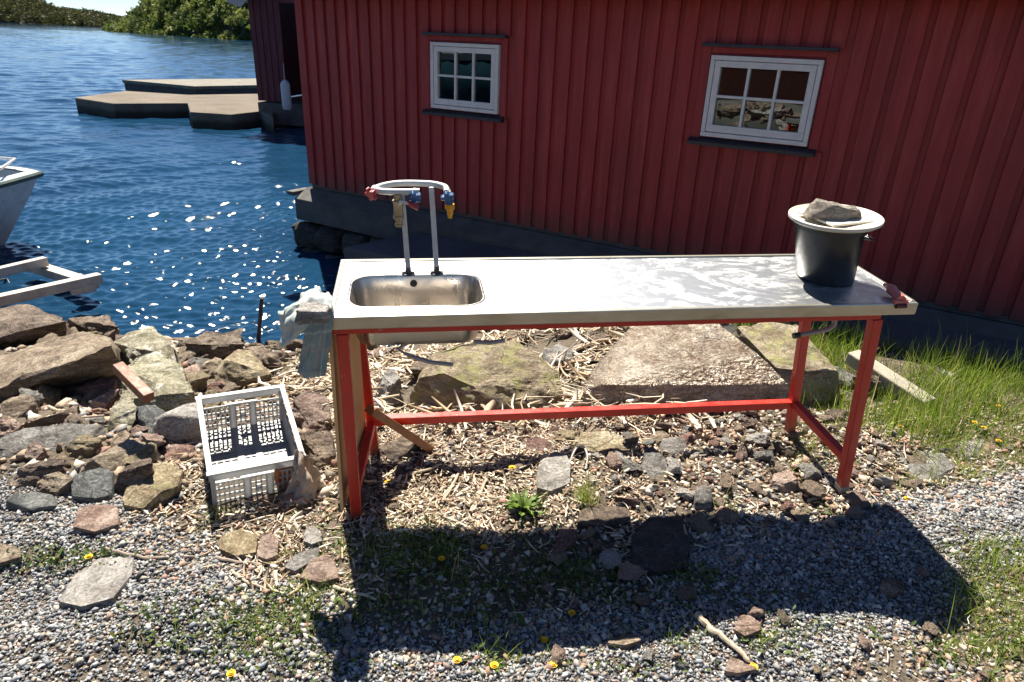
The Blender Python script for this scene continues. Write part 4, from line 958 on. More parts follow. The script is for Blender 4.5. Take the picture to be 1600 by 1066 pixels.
m_ = lattice(2 * hw - 0.03, 2 * hl - 0.04, [(-0.05, -0.025), (0.025, 0.05)], 0.03, 9, lambda u, v, d: (u, v - hl + 0.02, 0.004 + d)); m_.box((0, 0, -0.002), (2 * hw - 0.026, 2 * hl - 0.026, 0.007)); m_.build('base', simple('crate base grey', (0.26, 0.27, 0.29), (0.18, 0.19, 0.2), 0.5), cr)
m_ = MB(); fl_ = 0.016
for s in (-1, 1):
    m_.box((0, s * (hl - 0.006), CD - 0.021), (2 * hw, 0.006, 0.042)); m_.box((0, s * (hl - 0.008), CD - 0.0015), (2 * hw + 0.012, fl_ + 0.006, 0.004))
    m_.box((s * (hw - 0.006), 0, CD - 0.021), (0.006, 2 * hl - 0.014, 0.0415)); m_.box((s * (hw - 0.008), 0, CD - 0.0012), (fl_ + 0.006, 2 * hl - 0.026, 0.0045))
    for t in (-1, 1):
        m_.box((s * (hw - 0.014), t * (hl - 0.014), CD / 2 - 0.012), (0.018, 0.018, CD - 0.03))
m_.build('rim', CRM, cr, bevel=0.0015)
def Lc(px, py, y):   # image point on the crate's front plane (local y)
    d = ray(px, py); pl = cbase + cey * y; P = CAM + d * (((pl - CAM) @ cey) / (d @ cey)); return P
RAG = cloth_mat('dirty rag', (0.36, 0.30, 0.26), (0.50, 0.44, 0.38))
rows = [[Lc(462, 702, -hl + .02), Lc(474, 708, -hl - .0), Lc(486, 716, -hl - .0)],
        [Lc(456, 735, -hl - .03), Lc(474, 738, -hl - .06), Lc(500, 742, -hl - .02)],
        [Lc(448, 765, -hl - .03), Lc(476, 768, -hl - .08), Lc(508, 758, -hl - .04)],
        [Lc(446, 790, -hl - .02), Lc(478, 792, -hl - .09), Lc(514, 782, -hl - .06)],
        [Lc(452, 806, -hl - .02), Lc(482, 803, -hl - .07), Lc(506, 808, -hl - .07)]]
tag(cloth('rag', rows, RAG, 0.012, 1.7, 21, crumple=0.014), 'dirty beige rag caught on the near right corner of the crate', 'rag')
rows = [[Lc(430, 722, -hl + .008), Lc(450, 720, -hl + .03), Lc(468, 718, -hl + .008)], [Lc(428, 745, -hl + .012), Lc(450, 748, -hl + .02), Lc(467, 744, -hl + .012)], [Lc(434, 764, -hl + .02), Lc(450, 770, -hl + .02), Lc(464, 763, -hl + .02)]]
tag(cloth('orange_cloth', rows, cloth_mat('orange net', (0.45, 0.20, 0.08), (0.34, 0.14, 0.06)), 0.006, 4.0, 31), 'brown-orange scrap of cloth inside the crate corner', 'cloth')

# ------------------------------------------------------------------ timbers
BRW = simple('rusty brown wood', (0.24, 0.10, 0.055), (0.15, 0.06, 0.035), 0.6, sc_=14, bump=0.3)
a, b = G(184, 573, 0.36), G(233, 622, 0.27)
tag(MB().bar(a, b, 0.047, 0.045).build('wood_offcut', BRW, bevel=0.003), 'reddish brown squared timber lying on the large pale boulder', 'plank')
b_ = MB(); a, b = tw(tl(578, 640, 'y', 0.34)), G(672, 702, 0.0)
b_.bar(a, b, 0.055, 0.036); tag(b_.build('brown_plank', simple('orange brown wood', (0.42, 0.19, 0.08), (0.30, 0.12, 0.05), 0.6, sc_=12, bump=0.3), bevel=0.003), 'brown plank leaning from the bench panel down to the ground', 'plank')
WPL = simple('bleached plank', (0.42, 0.38, 0.31), (0.28, 0.26, 0.20), 0.9, sc_=8, stretch=(1, 1, 1), bs=50, bump=0.6, bd=0.01)
a, b = G(1330, 556, 0.13), G(1450, 634, 0.01)
tag(MB().bar(a, b, 0.11, 0.075).build('driftwood_plank', WPL, bevel=0.008), 'thick bleached plank sloping through the grass behind the right legs', 'plank')

# ------------------------------------------------------------------ rocks with their own outline
ROCK_BOTTOM = 0.10
FOOT = []; HERO = []
import re
def slab(front_bottom, front_top, back, mat, label, rise=0.02, seed=0, amp=0.025, back_drop=0.12, cat='rock', name='rock', cell=26, dy=0.04, smooth_it=0, group=None, zoff=0.0, tilt=None, tiltx=0.0):
    fb = [G(x, y) for x, y in front_bottom]; Y = float(np.mean([p[1] for p in fb])); fb = [p + [0, 0, zoff] for p in fb]
    zg = min(p[2] for p in fb)
    # the front face stands over the line of the bottom points
    xs_ = [p[0] for p in fb]; Ys_ = [p[1] for p in fb]
    ft = []
    for x, y in front_top:
        d = ray(x, y); yy = Y
        for _ in range(6): X = d[0] * yy / d[1]; yy = float(np.interp(X, xs_, Ys_)) + dy
        ft.append(CAM + d * (yy / d[1]))
    zt = float(np.mean([p[2] for p in ft])); bk_ = [gz(x, y, zt + rise) for x, y in back]
    if tilt is not None:
        bk_ = []
        xm = float(np.mean([p[0] for p in ft]))
        for x, y in back: d = ray(x, y); bk_.append(CAM + d * ((zt - tilt * (Y + dy) - tiltx * xm - CH) / (d[2] - tilt * d[1] - tiltx * d[0])))
    pts = fb + [p - [0, 0, back_drop] for p in fb] + ft + bk_ + [p + [0, 0.03, -(zt + rise - zg) - back_drop] for p in bk_]
    FOOT.append(np.array([p[:2] for p in fb] + [p[:2] for p in bk_][::-1])); c2 = FOOT[-1].mean(0)
    HERO.append((c2[0], c2[1], re.split(r' (?:with|in|at|on|lying|behind|left|right|below|under|beside|between|by|sloping|tucked|nearest|carrying|sunk|standing|half|leaning|near|split|just|of|above|like)\b|,', label)[0]))
    o = hull_rock(name, pts, RK[mat], 6, amp, seed, smooth_it, cell=cell)
    if rise <= 0.0201 and Y < 2.45: o.location.z += 0.028
    return tag(o, label, cat, group)
slab([(634, 652), (700, 664), (800, 664), (876, 642)], [(638, 612), (650, 588), (690, 580), (735, 600), (788, 634), (840, 638), (880, 612)], [(668, 550), (722, 532), (806, 530), (846, 556), (874, 580)], 'moss', 'large mossy boulder on the ground behind the bench, below the sink', 0.22, 2, 0.020, cell=40, tilt=0.30)
slab([(908, 640), (1015, 648), (1110, 650), (1231, 640)], [(905, 612), (935, 601), (1015, 602), (1096, 608), (1180, 601), (1231, 600)], [(924, 580), (984, 511), (1040, 503), (1126, 503), (1185, 552)], 'wet', 'large flat slab with glistening top behind the bench', 0.27, 5, 0.007, cell=46, tilt=0.28, tiltx=0.22)
slab([(1236, 634), (1262, 638), (1312, 628)], [(1211, 573), (1253, 577), (1296, 574), (1312, 580)], [(1150, 510), (1200, 503), (1250, 508), (1278, 545)], 'moss', 'blocky boulder behind the back right leg of the bench', 0.10, 9, 0.018, cell=34, tilt=0.2)
slab([(-60, 545), (0, 540), (60, 528), (104, 516)], [(-60, 540), (0, 530), (57, 512), (103, 502)], [(-60, 490), (0, 484), (26, 478), (62, 482), (98, 497)], 'brown', 'dark brown slab nearest the water at the left edge', 0.08, 11, 0.02)
slab([(104, 520), (160, 534), (187, 528)], [(102, 506), (150, 512), (186, 508)], [(104, 497), (126, 492), (168, 489), (184, 504)], 'brown', 'brown block at the waterline right of the left-edge slab', 0.05, 12, 0.03)
slab([(-50, 625), (0, 610), (55, 597), (110, 582), (177, 556)], [(-50, 612), (0, 594), (39, 580), (87, 566), (136, 553), (176, 539)], [(-60, 570), (0, 549), (69, 524), (126, 518), (168, 532)], 'tan', 'long tan slab sloping across the left bank', 0.05, 13, 0.015, cell=40)
slab([(112, 588), (150, 592), (177, 572)], [(110, 572), (140, 560), (176, 566)], [(120, 558), (138, 549), (172, 552)], 'ochre', 'small ochre slab tucked under the long tan slab', 0.02, 14, 0.03)
slab([(182, 580), (230, 600), (290, 588)], [(177, 566), (200, 555), (240, 548), (290, 575)], [(173, 535), (210, 518), (236, 510), (272, 532)], 'white', 'big pale yellow-green boulder at the waterline', 0.06, 15, 0.022, cell=34)
slab([(214, 662), (262, 660), (305, 640)], [(200, 622), (240, 640), (300, 630)], [(184, 580), (212, 556), (252, 545), (296, 580), (304, 612)], 'white', 'pale boulder with white veins carrying the brown timber', 0.10, 16, 0.022, cell=34)
slab([(165, 676), (200, 678), (214, 664)], [(166, 655), (190, 660), (212, 655)], [(178, 625), (196, 606), (206, 612), (214, 640)], 'white', 'tan-green wedge below the brown timber', 0.03, 17, 0.03)
slab([(292, 566), (340, 572), (382, 552)], [(288, 548), (330, 556), (380, 538)], [(288, 536), (318, 518), (352, 516), (378, 514)], 'brown', 'dark boulder with tan top left of the iron stake', 0.06, 18, 0.035)
slab([(334, 606), (380, 606), (426, 598)], [(334, 585), (352, 560), (385, 556), (424, 592)], [(345, 562), (372, 545), (392, 549), (424, 584)], 'ochre', 'yellow-brown humped boulder behind the crate', 0.05, 19, 0.02, dy=0.08)
slab([(236, 694), (268, 697), (312, 672)], [(235, 668), (262, 674), (310, 652)], [(248, 648), (290, 628), (308, 626), (313, 640)], 'pale', 'smooth light grey boulder left of the crate', 0.06, 20, 0.010, dy=0.06, smooth_it=5)
slab([(205, 668), (232, 686), (256, 670)], [(203, 646), (225, 655), (255, 650)], [(212, 634), (240, 630), (262, 642)], 'slate', 'dark rounded stone left of the light grey boulder', 0.03, 21, 0.02, smooth_it=3)
slab([(-20, 720), (0, 712), (52, 708), (104, 704), (166, 684)], [(-20, 700), (0, 692), (54, 696), (104, 694), (166, 674)], [(-10, 685), (35, 668), (110, 660), (160, 664)], 'grey', 'broad flat grey-green slab on the left bank', 0.02, 22, 0.012, cell=40)
slab([(92, 716), (120, 720), (160, 694)], [(91, 706), (115, 706), (159, 688)], [(112, 688), (130, 677), (156, 682)], 'ochre', 'ochre rock on the near edge of the broad grey slab', 0.03, 23, 0.03)
slab([(122, 742), (180, 744), (236, 722)], [(122, 730), (180, 732), (234, 702)], [(142, 716), (205, 683), (232, 694)], 'tan', 'large tan slab above the grey block', 0.04, 24, 0.018, cell=34)
slab([(114, 784), (150, 788), (176, 782)], [(113, 768), (150, 772), (176, 770)], [(120, 750), (158, 739), (180, 745)], 'slate', 'squared grey slate block at the edge of the gravel', 0.02, 25, 0.008)
slab([(195, 798), (225, 804), (262, 786)], [(193, 786), (220, 796), (255, 776)], [(206, 758), (232, 733), (270, 733), (288, 742), (280, 768)], 'ochre', 'flat ochre rock with a dark patch left of the crate', 0.02, 26, 0.015, cell=34)
slab([(14, 764), (60, 766), (102, 742)], [(12, 748), (60, 744), (100, 726)], [(30, 730), (80, 714), (98, 716)], 'brown', 'long brown rock at the left edge of the gravel', 0.03, 27, 0.03)
slab([(57, 776), (90, 778), (118, 762)], [(57, 768), (90, 764), (118, 756)], [(70, 752), (96, 744), (112, 750)], 'tan', 'tan wedge left of the grey slate block', 0.02, 28, 0.03)
slab([(10, 792), (45, 804), (92, 798)], [(12, 786), (50, 794), (90, 790)], [(20, 779), (60, 775), (84, 779)], 'slate', 'smooth blue-grey stone sunk in the gravel', 0.02, 29, 0.02, smooth_it=4)
slab([(178, 772), (205, 772), (242, 742)], [(178, 760), (205, 756), (240, 732)], [(184, 748), (218, 726), (238, 722)], 'brown', 'narrow brown rock between the tan slab and the ochre rock', 0.02, 30, 0.03)
slab([(116, 832), (150, 840), (188, 828)], [(118, 826), (150, 832), (186, 822)], [(124, 802), (150, 795), (186, 800)], 'pink', 'flat orange-pink stone lying in the gravel', 0.005, 31, 0.015)
slab([(95, 950), (130, 958), (180, 944)], [(96, 946), (130, 952), (180, 936)], [(120, 906), (160, 882), (212, 880), (208, 908)], 'pale', 'flat pale stone in the gravel, bottom left', 0.006, 32, 0.010, cell=34)
slab([(-30, 890), (0, 890), (36, 880)], [(-30, 884), (0, 884), (36, 874)], [(-30, 858), (0, 854), (30, 862)], 'tan', 'flat tan stone at the left edge among gravel', 0.005, 33, 0.015)
slab([(66, 602), (92, 620), (112, 612)], [(66, 592), (90, 610), (112, 600)], [(76, 585), (112, 580), (132, 588), (128, 598)], 'pink', 'pinkish pointed rock under the long tan slab', 0.03, 34, 0.03)
slab([(115, 628), (150, 634), (182, 612)], [(113, 618), (150, 616), (181, 598)], [(120, 602), (160, 585), (180, 592)], 'red', 'red-brown angular rock in the middle of the left bank', 0.03, 35, 0.025)
slab([(140, 640), (160, 642), (186, 622)], [(139, 630), (160, 630), (185, 610)], [(150, 618), (176, 606), (186, 606)], 'pink', 'pink layered rock below the red-brown one', 0.02, 36, 0.03)
slab([(0, 652), (24, 655), (55, 648)], [(-2, 640), (24, 640), (54, 632)], [(2, 626), (40, 614), (54, 620)], 'tan', 'rounded tan rock at the left edge of the bank', 0.03, 37, 0.02, smooth_it=3)
slab([(8, 622), (30, 630), (56, 620)], [(8, 614), (30, 618), (56, 612)], [(22, 602), (42, 598), (54, 608)], 'pale', 'small pale wedge under the long tan slab at left', 0.02, 38, 0.03)
slab([(244, 716), (275, 720), (303, 706)], [(243, 708), (275, 708), (303, 698)], [(258, 698), (285, 692), (302, 694)], 'red', 'purple-grey rock under the light grey boulder', 0.01, 39, 0.03)
slab([(452, 668), (480, 680), (516, 676)], [(452, 650), (480, 660), (516, 655)], [(456, 622), (480, 610), (508, 614), (517, 632)], 'pink', 'grooved pinkish boulder between the crate and the bench leg', 0.05, 40, 0.03, cell=34)
slab([(468, 712), (490, 738), (524, 732)], [(467, 690), (490, 708), (524, 705)], [(472, 676), (500, 668), (522, 680)], 'brown', 'dark brown rock in the shade left of the bench panel', 0.03, 41, 0.03)
slab([(528, 796), (552, 800), (580, 790)], [(527, 778), (552, 780), (578, 772)], [(534, 762), (560, 756), (576, 762)], 'brown', 'squarish brown rock behind the foot of the front left leg', 0.01, 42, 0.025)
slab([(592, 718), (620, 724), (660, 706)], [(592, 700), (625, 706), (658, 694)], [(604, 690), (630, 682), (656, 686)], 'brown', 'dark smooth stone in the shade under the bench by the back left leg', 0.02, 43, 0.02)
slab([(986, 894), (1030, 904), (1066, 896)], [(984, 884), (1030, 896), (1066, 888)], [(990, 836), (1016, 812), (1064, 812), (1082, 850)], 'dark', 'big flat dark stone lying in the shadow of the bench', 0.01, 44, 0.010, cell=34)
slab([(864, 874), (880, 874), (902, 848)], [(862, 866), (880, 868), (902, 842)], [(872, 836), (890, 832), (902, 836)], 'red', 'red angular stone in the shadow left of the flat dark stone', 0.01, 45, 0.025)
slab([(838, 770), (860, 776), (892, 762)], [(836, 762), (860, 768), (890, 754)], [(842, 728), (866, 711), (884, 716), (892, 735)], 'pale', 'pale pinkish flat stone under the middle of the bench', 0.02, 46, 0.015)
slab([(895, 700), (940, 714), (986, 712)], [(893, 690), (940, 704), (984, 704)], [(905, 676), (950, 672), (986, 686)], 'ochre', 'broad lichened flat stone under the middle of the bench', 0.02, 47, 0.018)
slab([(1004, 738), (1025, 758), (1048, 740)], [(1003, 730), (1025, 750), (1047, 732)], [(1006, 700), (1020, 694), (1044, 715)], 'grey', 'grey triangular stone under the bench', 0.015, 48, 0.018)
slab([(1411, 752), (1440, 758), (1490, 742)], [(1411, 746), (1440, 752), (1490, 736)], [(1418, 720), (1436, 704), (1474, 708), (1494, 728)], 'grey', 'flat grey speckled stone in the gravel right of the bench', 0.006, 49, 0.012, cell=34)
slab([(1494, 716), (1515, 720), (1538, 708)], [(1493, 706), (1515, 712), (1537, 702)], [(1498, 690), (1520, 686), (1536, 688)], 'grey', 'small layered grey stone by the grass tuft, far right', 0.01, 50, 0.02)
slab([(1530, 700), (1552, 706), (1576, 700)], [(1530, 698), (1552, 702), (1576, 696)], [(1534, 686), (1556, 684), (1572, 692)], 'pink', 'thin pinkish stone beside the layered grey stone', 0.005, 51, 0.02)
slab([(1205, 765), (1225, 772), (1250, 766)], [(1206, 750), (1226, 756), (1250, 760)], [(1208, 738), (1232, 732), (1246, 748)], 'pink', 'wedge-shaped pink stone standing just outside the bench shadow', 0.02, 52, 0.02, dy=0.02)
slab([(1084, 794), (1098, 798), (1112, 794)], [(1084, 780), (1098, 784), (1112, 780)], [(1088, 768), (1100, 764), (1110, 770)], 'grey', 'egg-shaped grey stone on the edge of the bench shadow', 0.02, 53, 0.012, smooth_it=4)
slab([(1031, 706), (1050, 712), (1075, 706)], [(1030, 694), (1050, 698), (1074, 694)], [(1036, 684), (1055, 681), (1070, 685)], 'pale', 'rounded pale stone beside the grey triangular stone', 0.02, 54, 0.015, smooth_it=4)
slab([(822, 706), (842, 710), (864, 704)], [(820, 692), (842, 698), (864, 696)], [(824, 684), (845, 682), (860, 690)], 'red', 'pink-red angular stone under the bench by the stretcher', 0.015, 55, 0.02)
slab([(468, 912), (500, 920), (530, 912)], [(468, 908), (500, 914), (529, 902)], [(486, 884), (510, 874), (524, 886)], 'pink', 'orange-brown stone half in the shadow, left of centre', 0.01, 56, 0.02)
slab([(446, 896), (462, 902), (498, 880)], [(446, 892), (462, 896), (498, 872)], [(462, 876), (490, 862), (502, 864)], 'grey', 'thin grey slab leaning beside the orange-brown stone', 0.01, 57, 0.02)
slab([(342, 866), (370, 878), (402, 872)], [(341, 856), (370, 866), (402, 862)], [(352, 842), (380, 836), (404, 846)], 'ochre', 'low ochre stone below the crate', 0.01, 58, 0.02)
slab([(403, 878), (418, 884), (436, 876)], [(403, 864), (418, 868), (436, 862)], [(408, 850), (424, 842), (436, 850)], 'pink', 'mauve cube-like stone right of the low ochre stone', 0.01, 59, 0.015)
slab([(474, 854), (488, 860), (504, 854)], [(474, 846), (488, 850), (504, 844)], [(478, 834), (492, 830), (502, 838)], 'pale', 'small whitish stone near the foot of the front left leg', 0.01, 60, 0.02)
slab([(900, 826), (940, 830), (984, 818)], [(900, 816), (940, 820), (982, 808)], [(910, 802), (940, 796), (976, 800)], 'brown', 'flat brown stone at the upper edge of the bench shadow', 0.01, 61, 0.02)
slab([(1146, 994), (1162, 1004), (1186, 994)], [(1146, 988), (1162, 994), (1186, 982)], [(1154, 972), (1172, 966), (1190, 976)], 'pink', 'pale pink stone split by the lower edge of the bench shadow', 0.01, 62, 0.02)
slab([(1130, 1058), (1150, 1062), (1178, 1056)], [(1130, 1052), (1150, 1056), (1178, 1050)], [(1136, 1038), (1158, 1034), (1174, 1042)], 'pink', 'rosy stone beside the big stick at the bottom', 0.008, 63, 0.02)
slab([(1372, 932), (1390, 938), (1412, 932)], [(1372, 922), (1392, 928), (1412, 922)], [(1376, 914), (1394, 910), (1408, 916)], 'brown', 'brown stone in the right part of the bench shadow', 0.01, 64, 0.02)
slab([(948, 1014), (975, 1018), (1000, 1010)], [(948, 1010), (975, 1014), (1000, 1006)], [(955, 1004), (978, 998), (994, 1002)], 'tan', 'flat tan stone at the lower edge of the bench shadow', 0.006, 65, 0.02)
slab([(282, 606), (300, 614), (322, 606)], [(281, 590), (300, 596), (320, 590)], [(284, 574), (304, 566), (318, 578)], 'pink', 'pinkish upright rock between pale boulder and yellow-brown hump', 0.05, 66, 0.025)
slab([(316, 578), (332, 584), (348, 574)], [(315, 568), (332, 572), (347, 566)], [(320, 560), (336, 556), (346, 560)], 'tan', 'small tan rock on the dark boulder left of the yellow-brown hump', 0.02, 67, 0.03)
slab([(360, 606), (386, 612), (410, 600)], [(359, 594), (380, 598), (408, 592)], [(372, 582), (388, 578), (402, 586)], 'pink', 'orange-faced stone leaning on the yellow-brown hump', 0.03, 68, 0.025)
slab([(324, 612), (342, 618), (360, 610)], [(324, 604), (342, 606), (359, 602)], [(332, 597), (346, 594), (356, 599)], 'red', 'purple stone just behind the crate rim', 0.02, 69, 0.03)
slab([(378, 566), (405, 576), (428, 568)], [(376, 552), (405, 560), (428, 556)], [(384, 542), (404, 537), (424, 545)], 'brown', 'brown wet boulder at the waterline by the iron stake', 0.04, 70, 0.03)
slab([(172, 700), (186, 704), (203, 690)], [(172, 690), (188, 690), (202, 682)], [(182, 676), (196, 671), (204, 676)], 'tan', 'small round tan stone beside the large tan slab', 0.02, 71, 0.02, smooth_it=3)
slab([(40, 720), (58, 726), (74, 716)], [(40, 712), (58, 712), (74, 708)], [(46, 704), (60, 696), (70, 704)], 'pink', 'small orange rock on the near edge of the left bank', 0.015, 72, 0.03)
slab([(-12, 684), (10, 688), (34, 676)], [(-12, 672), (10, 672), (34, 664)], [(-8, 656), (14, 652), (32, 658)], 'pink', 'peach stone at the left edge above the broad grey slab', 0.02, 73, 0.03)

slab([(840, 588), (868, 594), (900, 582)], [(840, 566), (868, 568), (898, 560)], [(846, 546), (872, 534), (896, 542)], 'grey', 'rounded grey stone between the mossy boulder and the glistening slab', 0.03, 81, 0.02, smooth_it=3)
slab([(590, 640), (612, 646), (632, 632)], [(590, 610), (612, 600), (630, 604)], [(596, 584), (614, 578), (628, 588)], 'pale', 'pale upright splinter of rock left of the mossy boulder', 0.04, 82, 0.03)
slab([(560, 566), (590, 572), (620, 562)], [(560, 556), (590, 556), (620, 550)], [(566, 548), (592, 542), (616, 544)], 'pink', 'pinkish rock low behind the sink, near the water', 0.03, 83, 0.03)
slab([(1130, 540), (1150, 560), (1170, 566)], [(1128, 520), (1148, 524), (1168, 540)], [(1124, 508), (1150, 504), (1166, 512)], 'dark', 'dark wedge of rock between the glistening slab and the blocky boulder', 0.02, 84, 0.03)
slab([(905, 548), (940, 552), (968, 540)], [(905, 536), (938, 536), (966, 528)], [(912, 526), (940, 518), (962, 520)], 'brown', 'brown rock behind the glistening slab, under the far bench edge', 0.03, 85, 0.03)

# ------------------------------------------------------------------ loose stones (each a thing, copied from a few shapes)
rr_ = random.Random(77)
protos = []
for k in range(9):
    P = blob((0, 0, 0), 1, rr_.uniform(0.55, 0.85), rr_.uniform(0.4, 0.65), rr_, 0, rr_.randint(10, 18), rr_.uniform(0.45, 0.8))
    o = hull_rock('stone_shape', P, RK['tan'], 4, 0.05, 200 + k, 1, cell=10); me = o.data; bpy.data.objects.remove(o); protos.append(me)
meshes = {}
def covered(x, y, grow=0.0):
    m = np.zeros(len(x), bool)
    for p in FOOT:
        if p[:, 1].min() > 3.6: continue
        c = p.mean(0); q = c + (p - c) * (0.94 + grow); i_ = np.zeros(len(x), bool); n = len(q)
        bb = (x > q[:, 0].min()) & (x < q[:, 0].max()) & (y > q[:, 1].min()) & (y < q[:, 1].max()); idx = np.where(bb)[0]
        if not len(idx): continue
        X, Y = x[idx], y[idx]; ins = np.zeros(len(idx), bool)
        for a in range(n):
            x1, y1 = q[a]; x2, y2 = q[(a + 1) % n]
            ins ^= ((y1 > Y) != (y2 > Y)) & (X < (x2 - x1) * (Y - y1) / (y2 - y1 + 1e-12) + x1)
        m[idx] |= ins
    dx, dy = x - cbase[0], y - cbase[1]
    return m | ((np.abs(dx * cex[0] + dy * cex[1]) < hw + 0.01) & (np.abs(dx * cey[0] + dy * cey[1]) < hl + 0.01))
def small_stone(x, y, s, mat, name, label, cat, group, r, sink=0.25):
    k = r.randrange(len(protos)); key = (k, mat)
    if key not in meshes:
        me = protos[k].copy(); me.materials.clear(); me.materials.append(RK[mat]); meshes[key] = me
    o = bpy.data.objects.new(name, meshes[key]); col.objects.link(o)
    sq = r.uniform(0.7, 1.0)
    o.scale = (s, s * r.uniform(0.8, 1.1), s * sq); o.rotation_euler = (r.uniform(-.25, .25), r.uniform(-.25, .25), r.uniform(0, 6.28))
    o.location = (x, y, float(hgt(x, y)) - s * sink * 0.3 + 0.006)
    cw = {'tan': 'tan', 'pink': 'pinkish', 'grey': 'grey', 'pale': 'whitish', 'ochre': 'ochre', 'red': 'reddish', 'brown': 'dark brown'}[mat]
    zw = 'tiny' if s < 0.022 else 'small' if s < 0.034 else 'middling' if s < 0.055 else 'large'
    near = min(HERO, key=lambda h: (h[0] - x) ** 2 + (h[1] - y) ** 2)[2]
    lb = (label % (zw + ' ' + cw))
    if 'photographer' not in lb and len((lb + ' ' + near).split()) < 14: lb += ', close to the ' + near
    tag(o, lb, cat, group)
placed = []
def ymax_ok(y): return y < 3.2
def scatter(n, xr, yr, inside, smin, smax, mats, name, label, group, seed, gap=0.8):
    r = random.Random(seed); c = 0; tries = 0
    while c < n and tries < n * 60:
        tries += 1; x, y = r.uniform(*xr), r.uniform(*yr)
        if not inside(x, y) or (abs((np.array([x, y, 0]) - cbase) @ cex) < hw + 0.05 and abs((np.array([x, y, 0]) - cbase) @ cey) < hl + 0.05): continue
        s = smin + (smax - smin) * r.random() ** 1.9
        if any((x - a) ** 2 + (y - b) ** 2 < (gap * (s + q)) ** 2 for a, b, q in placed): continue
        if covered(np.array([x]), np.array([y]))[0] and ymax_ok(y): continue
        placed.append((x, y, s)); small_stone(x, y, s, r.choice(mats), name, label, 'stone', group, r); c += 1
YG = ([-3, -2, -1.5, -1.05, -.7, -.3, 0, .25, .5, .62, .8, 1.33, 1.7, 2.4, 4], [2.42, 2.3, 2.2, 1.9, 1.68, 1.64, 1.64, 1.70, 1.78, 2.03, 2.12, 2.25, 2.42, 2.7, 3.2])
yg = lambda x: np.interp(x, *YG)
scatter(150, (0.2, 1.95), (1.9, 3.15), lambda x, y: y > yg(x) and y < 3.15, 0.020, 0.066, ['tan', 'pink', 'tan', 'grey', 'pale', 'pale', 'ochre', 'red', 'brown'], 'stone', '%s stone under the bench, right half', 'small stones under the bench', 1, 0.72)
scatter(42, (-1.1, 0.25), (1.75, 3.0), lambda x, y: y > yg(x), 0.014, 0.042, ['tan', 'pink', 'grey', 'brown'], 'stone', '%s stone under the bench, left half', 'small stones among the chips', 2)
scatter(190, (-4.2, -0.9), (2.15, 5.4), lambda x, y: y > yg(x) + 0.02 and x < -0.75 - 0.15 * (y - 2.2) and x > -0.72 * y - 0.4, 0.048, 0.135, ['tan', 'pink', 'brown', 'ochre', 'grey', 'tan'], 'rock', '%s rubble stone in the left bank', 'rubble of the rock bank', 3, 0.5)
scatter(48, (-1.4, 2.2), (3.2, 5.8), lambda x, y: y < 5.8 - 0.2 * x, 0.05, 0.19, ['tan', 'brown', 'grey', 'pink'], 'rock', '%s stone behind the bench', 'stones behind the bench', 4, 0.6)
scatter(28, (0.2, 1.7), (2.72, 3.1), lambda x, y: True, 0.03, 0.075, ['brown', 'red', 'tan', 'grey'], 'stone', '%s stone below the long stretcher', 'stones below the stretcher', 11, 0.7)
scatter(24, (1.4, 3.4), (2.3, 4.2), lambda x, y: y > yg(x) and y < 4.0, 0.015, 0.055, ['grey', 'tan', 'pale'], 'stone', '%s stone in the right-hand grass', 'stones in the grass', 5)
scatter(16, (-0.7, 1.7), (1.45, 2.0), lambda x, y: y < yg(x), 0.018, 0.045, ['brown', 'grey', 'pink'], 'stone', '%s stone in the gravel', 'stones in the gravel', 6)
scatter(16, (0.9, 2.3), (1.38, 1.9), lambda x, y: y < 1.45 + (x - 0.85) * 0.5, 0.014, 0.04, ['tan', 'pink', 'pale'], 'stone', '%s stone in the dry soil at the bottom right', 'stones in the dry soil', 7)

rh = random.Random(6)
for x_, y_, s_, m_ in HEAP: small_stone(x_, y_, s_, m_, 'boulder', '%s rock heaped behind the photographer', 'boulder', 'boulders behind the photographer', rh)
for o in [o for o in col.objects if o.name.startswith('boulder')]: o.location.z += 0.66 * math.exp(-((o.location.x + 4.25) ** 2 + (o.location.y + 0.55) ** 2) / 1.6)

# ------------------------------------------------------------------ gravel (nobody could count it)
def attr_mat(name, rough=0.8, translucent=0.0, bump=0.0):
    t = NT(name); a = t.n('VertexColor', layer_name='Col')
    n_ = t.bump(t.noise(t.map(), 220, 4), bump, 0.003) if bump else None
    t.out(a.outputs[0], rough, 0, n_)
    if translucent:
        tr = t.n('BsdfTranslucent'); t.l(a.outputs[0], tr.inputs[0]); mx = t.n('MixShader'); mx.inputs[0].default_value = translucent
        t.l(t.b.outputs[0], mx.inputs[1]); t.l(tr.outputs[0], mx.inputs[2]); t.l(mx.outputs[0], t.o.inputs[0])
    return t.m
def noise2(x, y, f, seed=0):
    return (np.sin(x * f * 1.7 + seed) * np.cos(y * f * 1.3 + seed * 2) + np.sin(x * f * 0.9 - y * f * 1.1 + seed * 3) + 0.6 * np.sin(x * f * 3.1 + y * f * 2.3 + seed) * np.cos(x * f * 1.9 - y * f * 3.3)) / 2.6
def bump2(x, y, cx_, cy_, sx, sy): return np.exp(-(((x - cx_) / sx) ** 2 + ((y - cy_) / sy) ** 2))
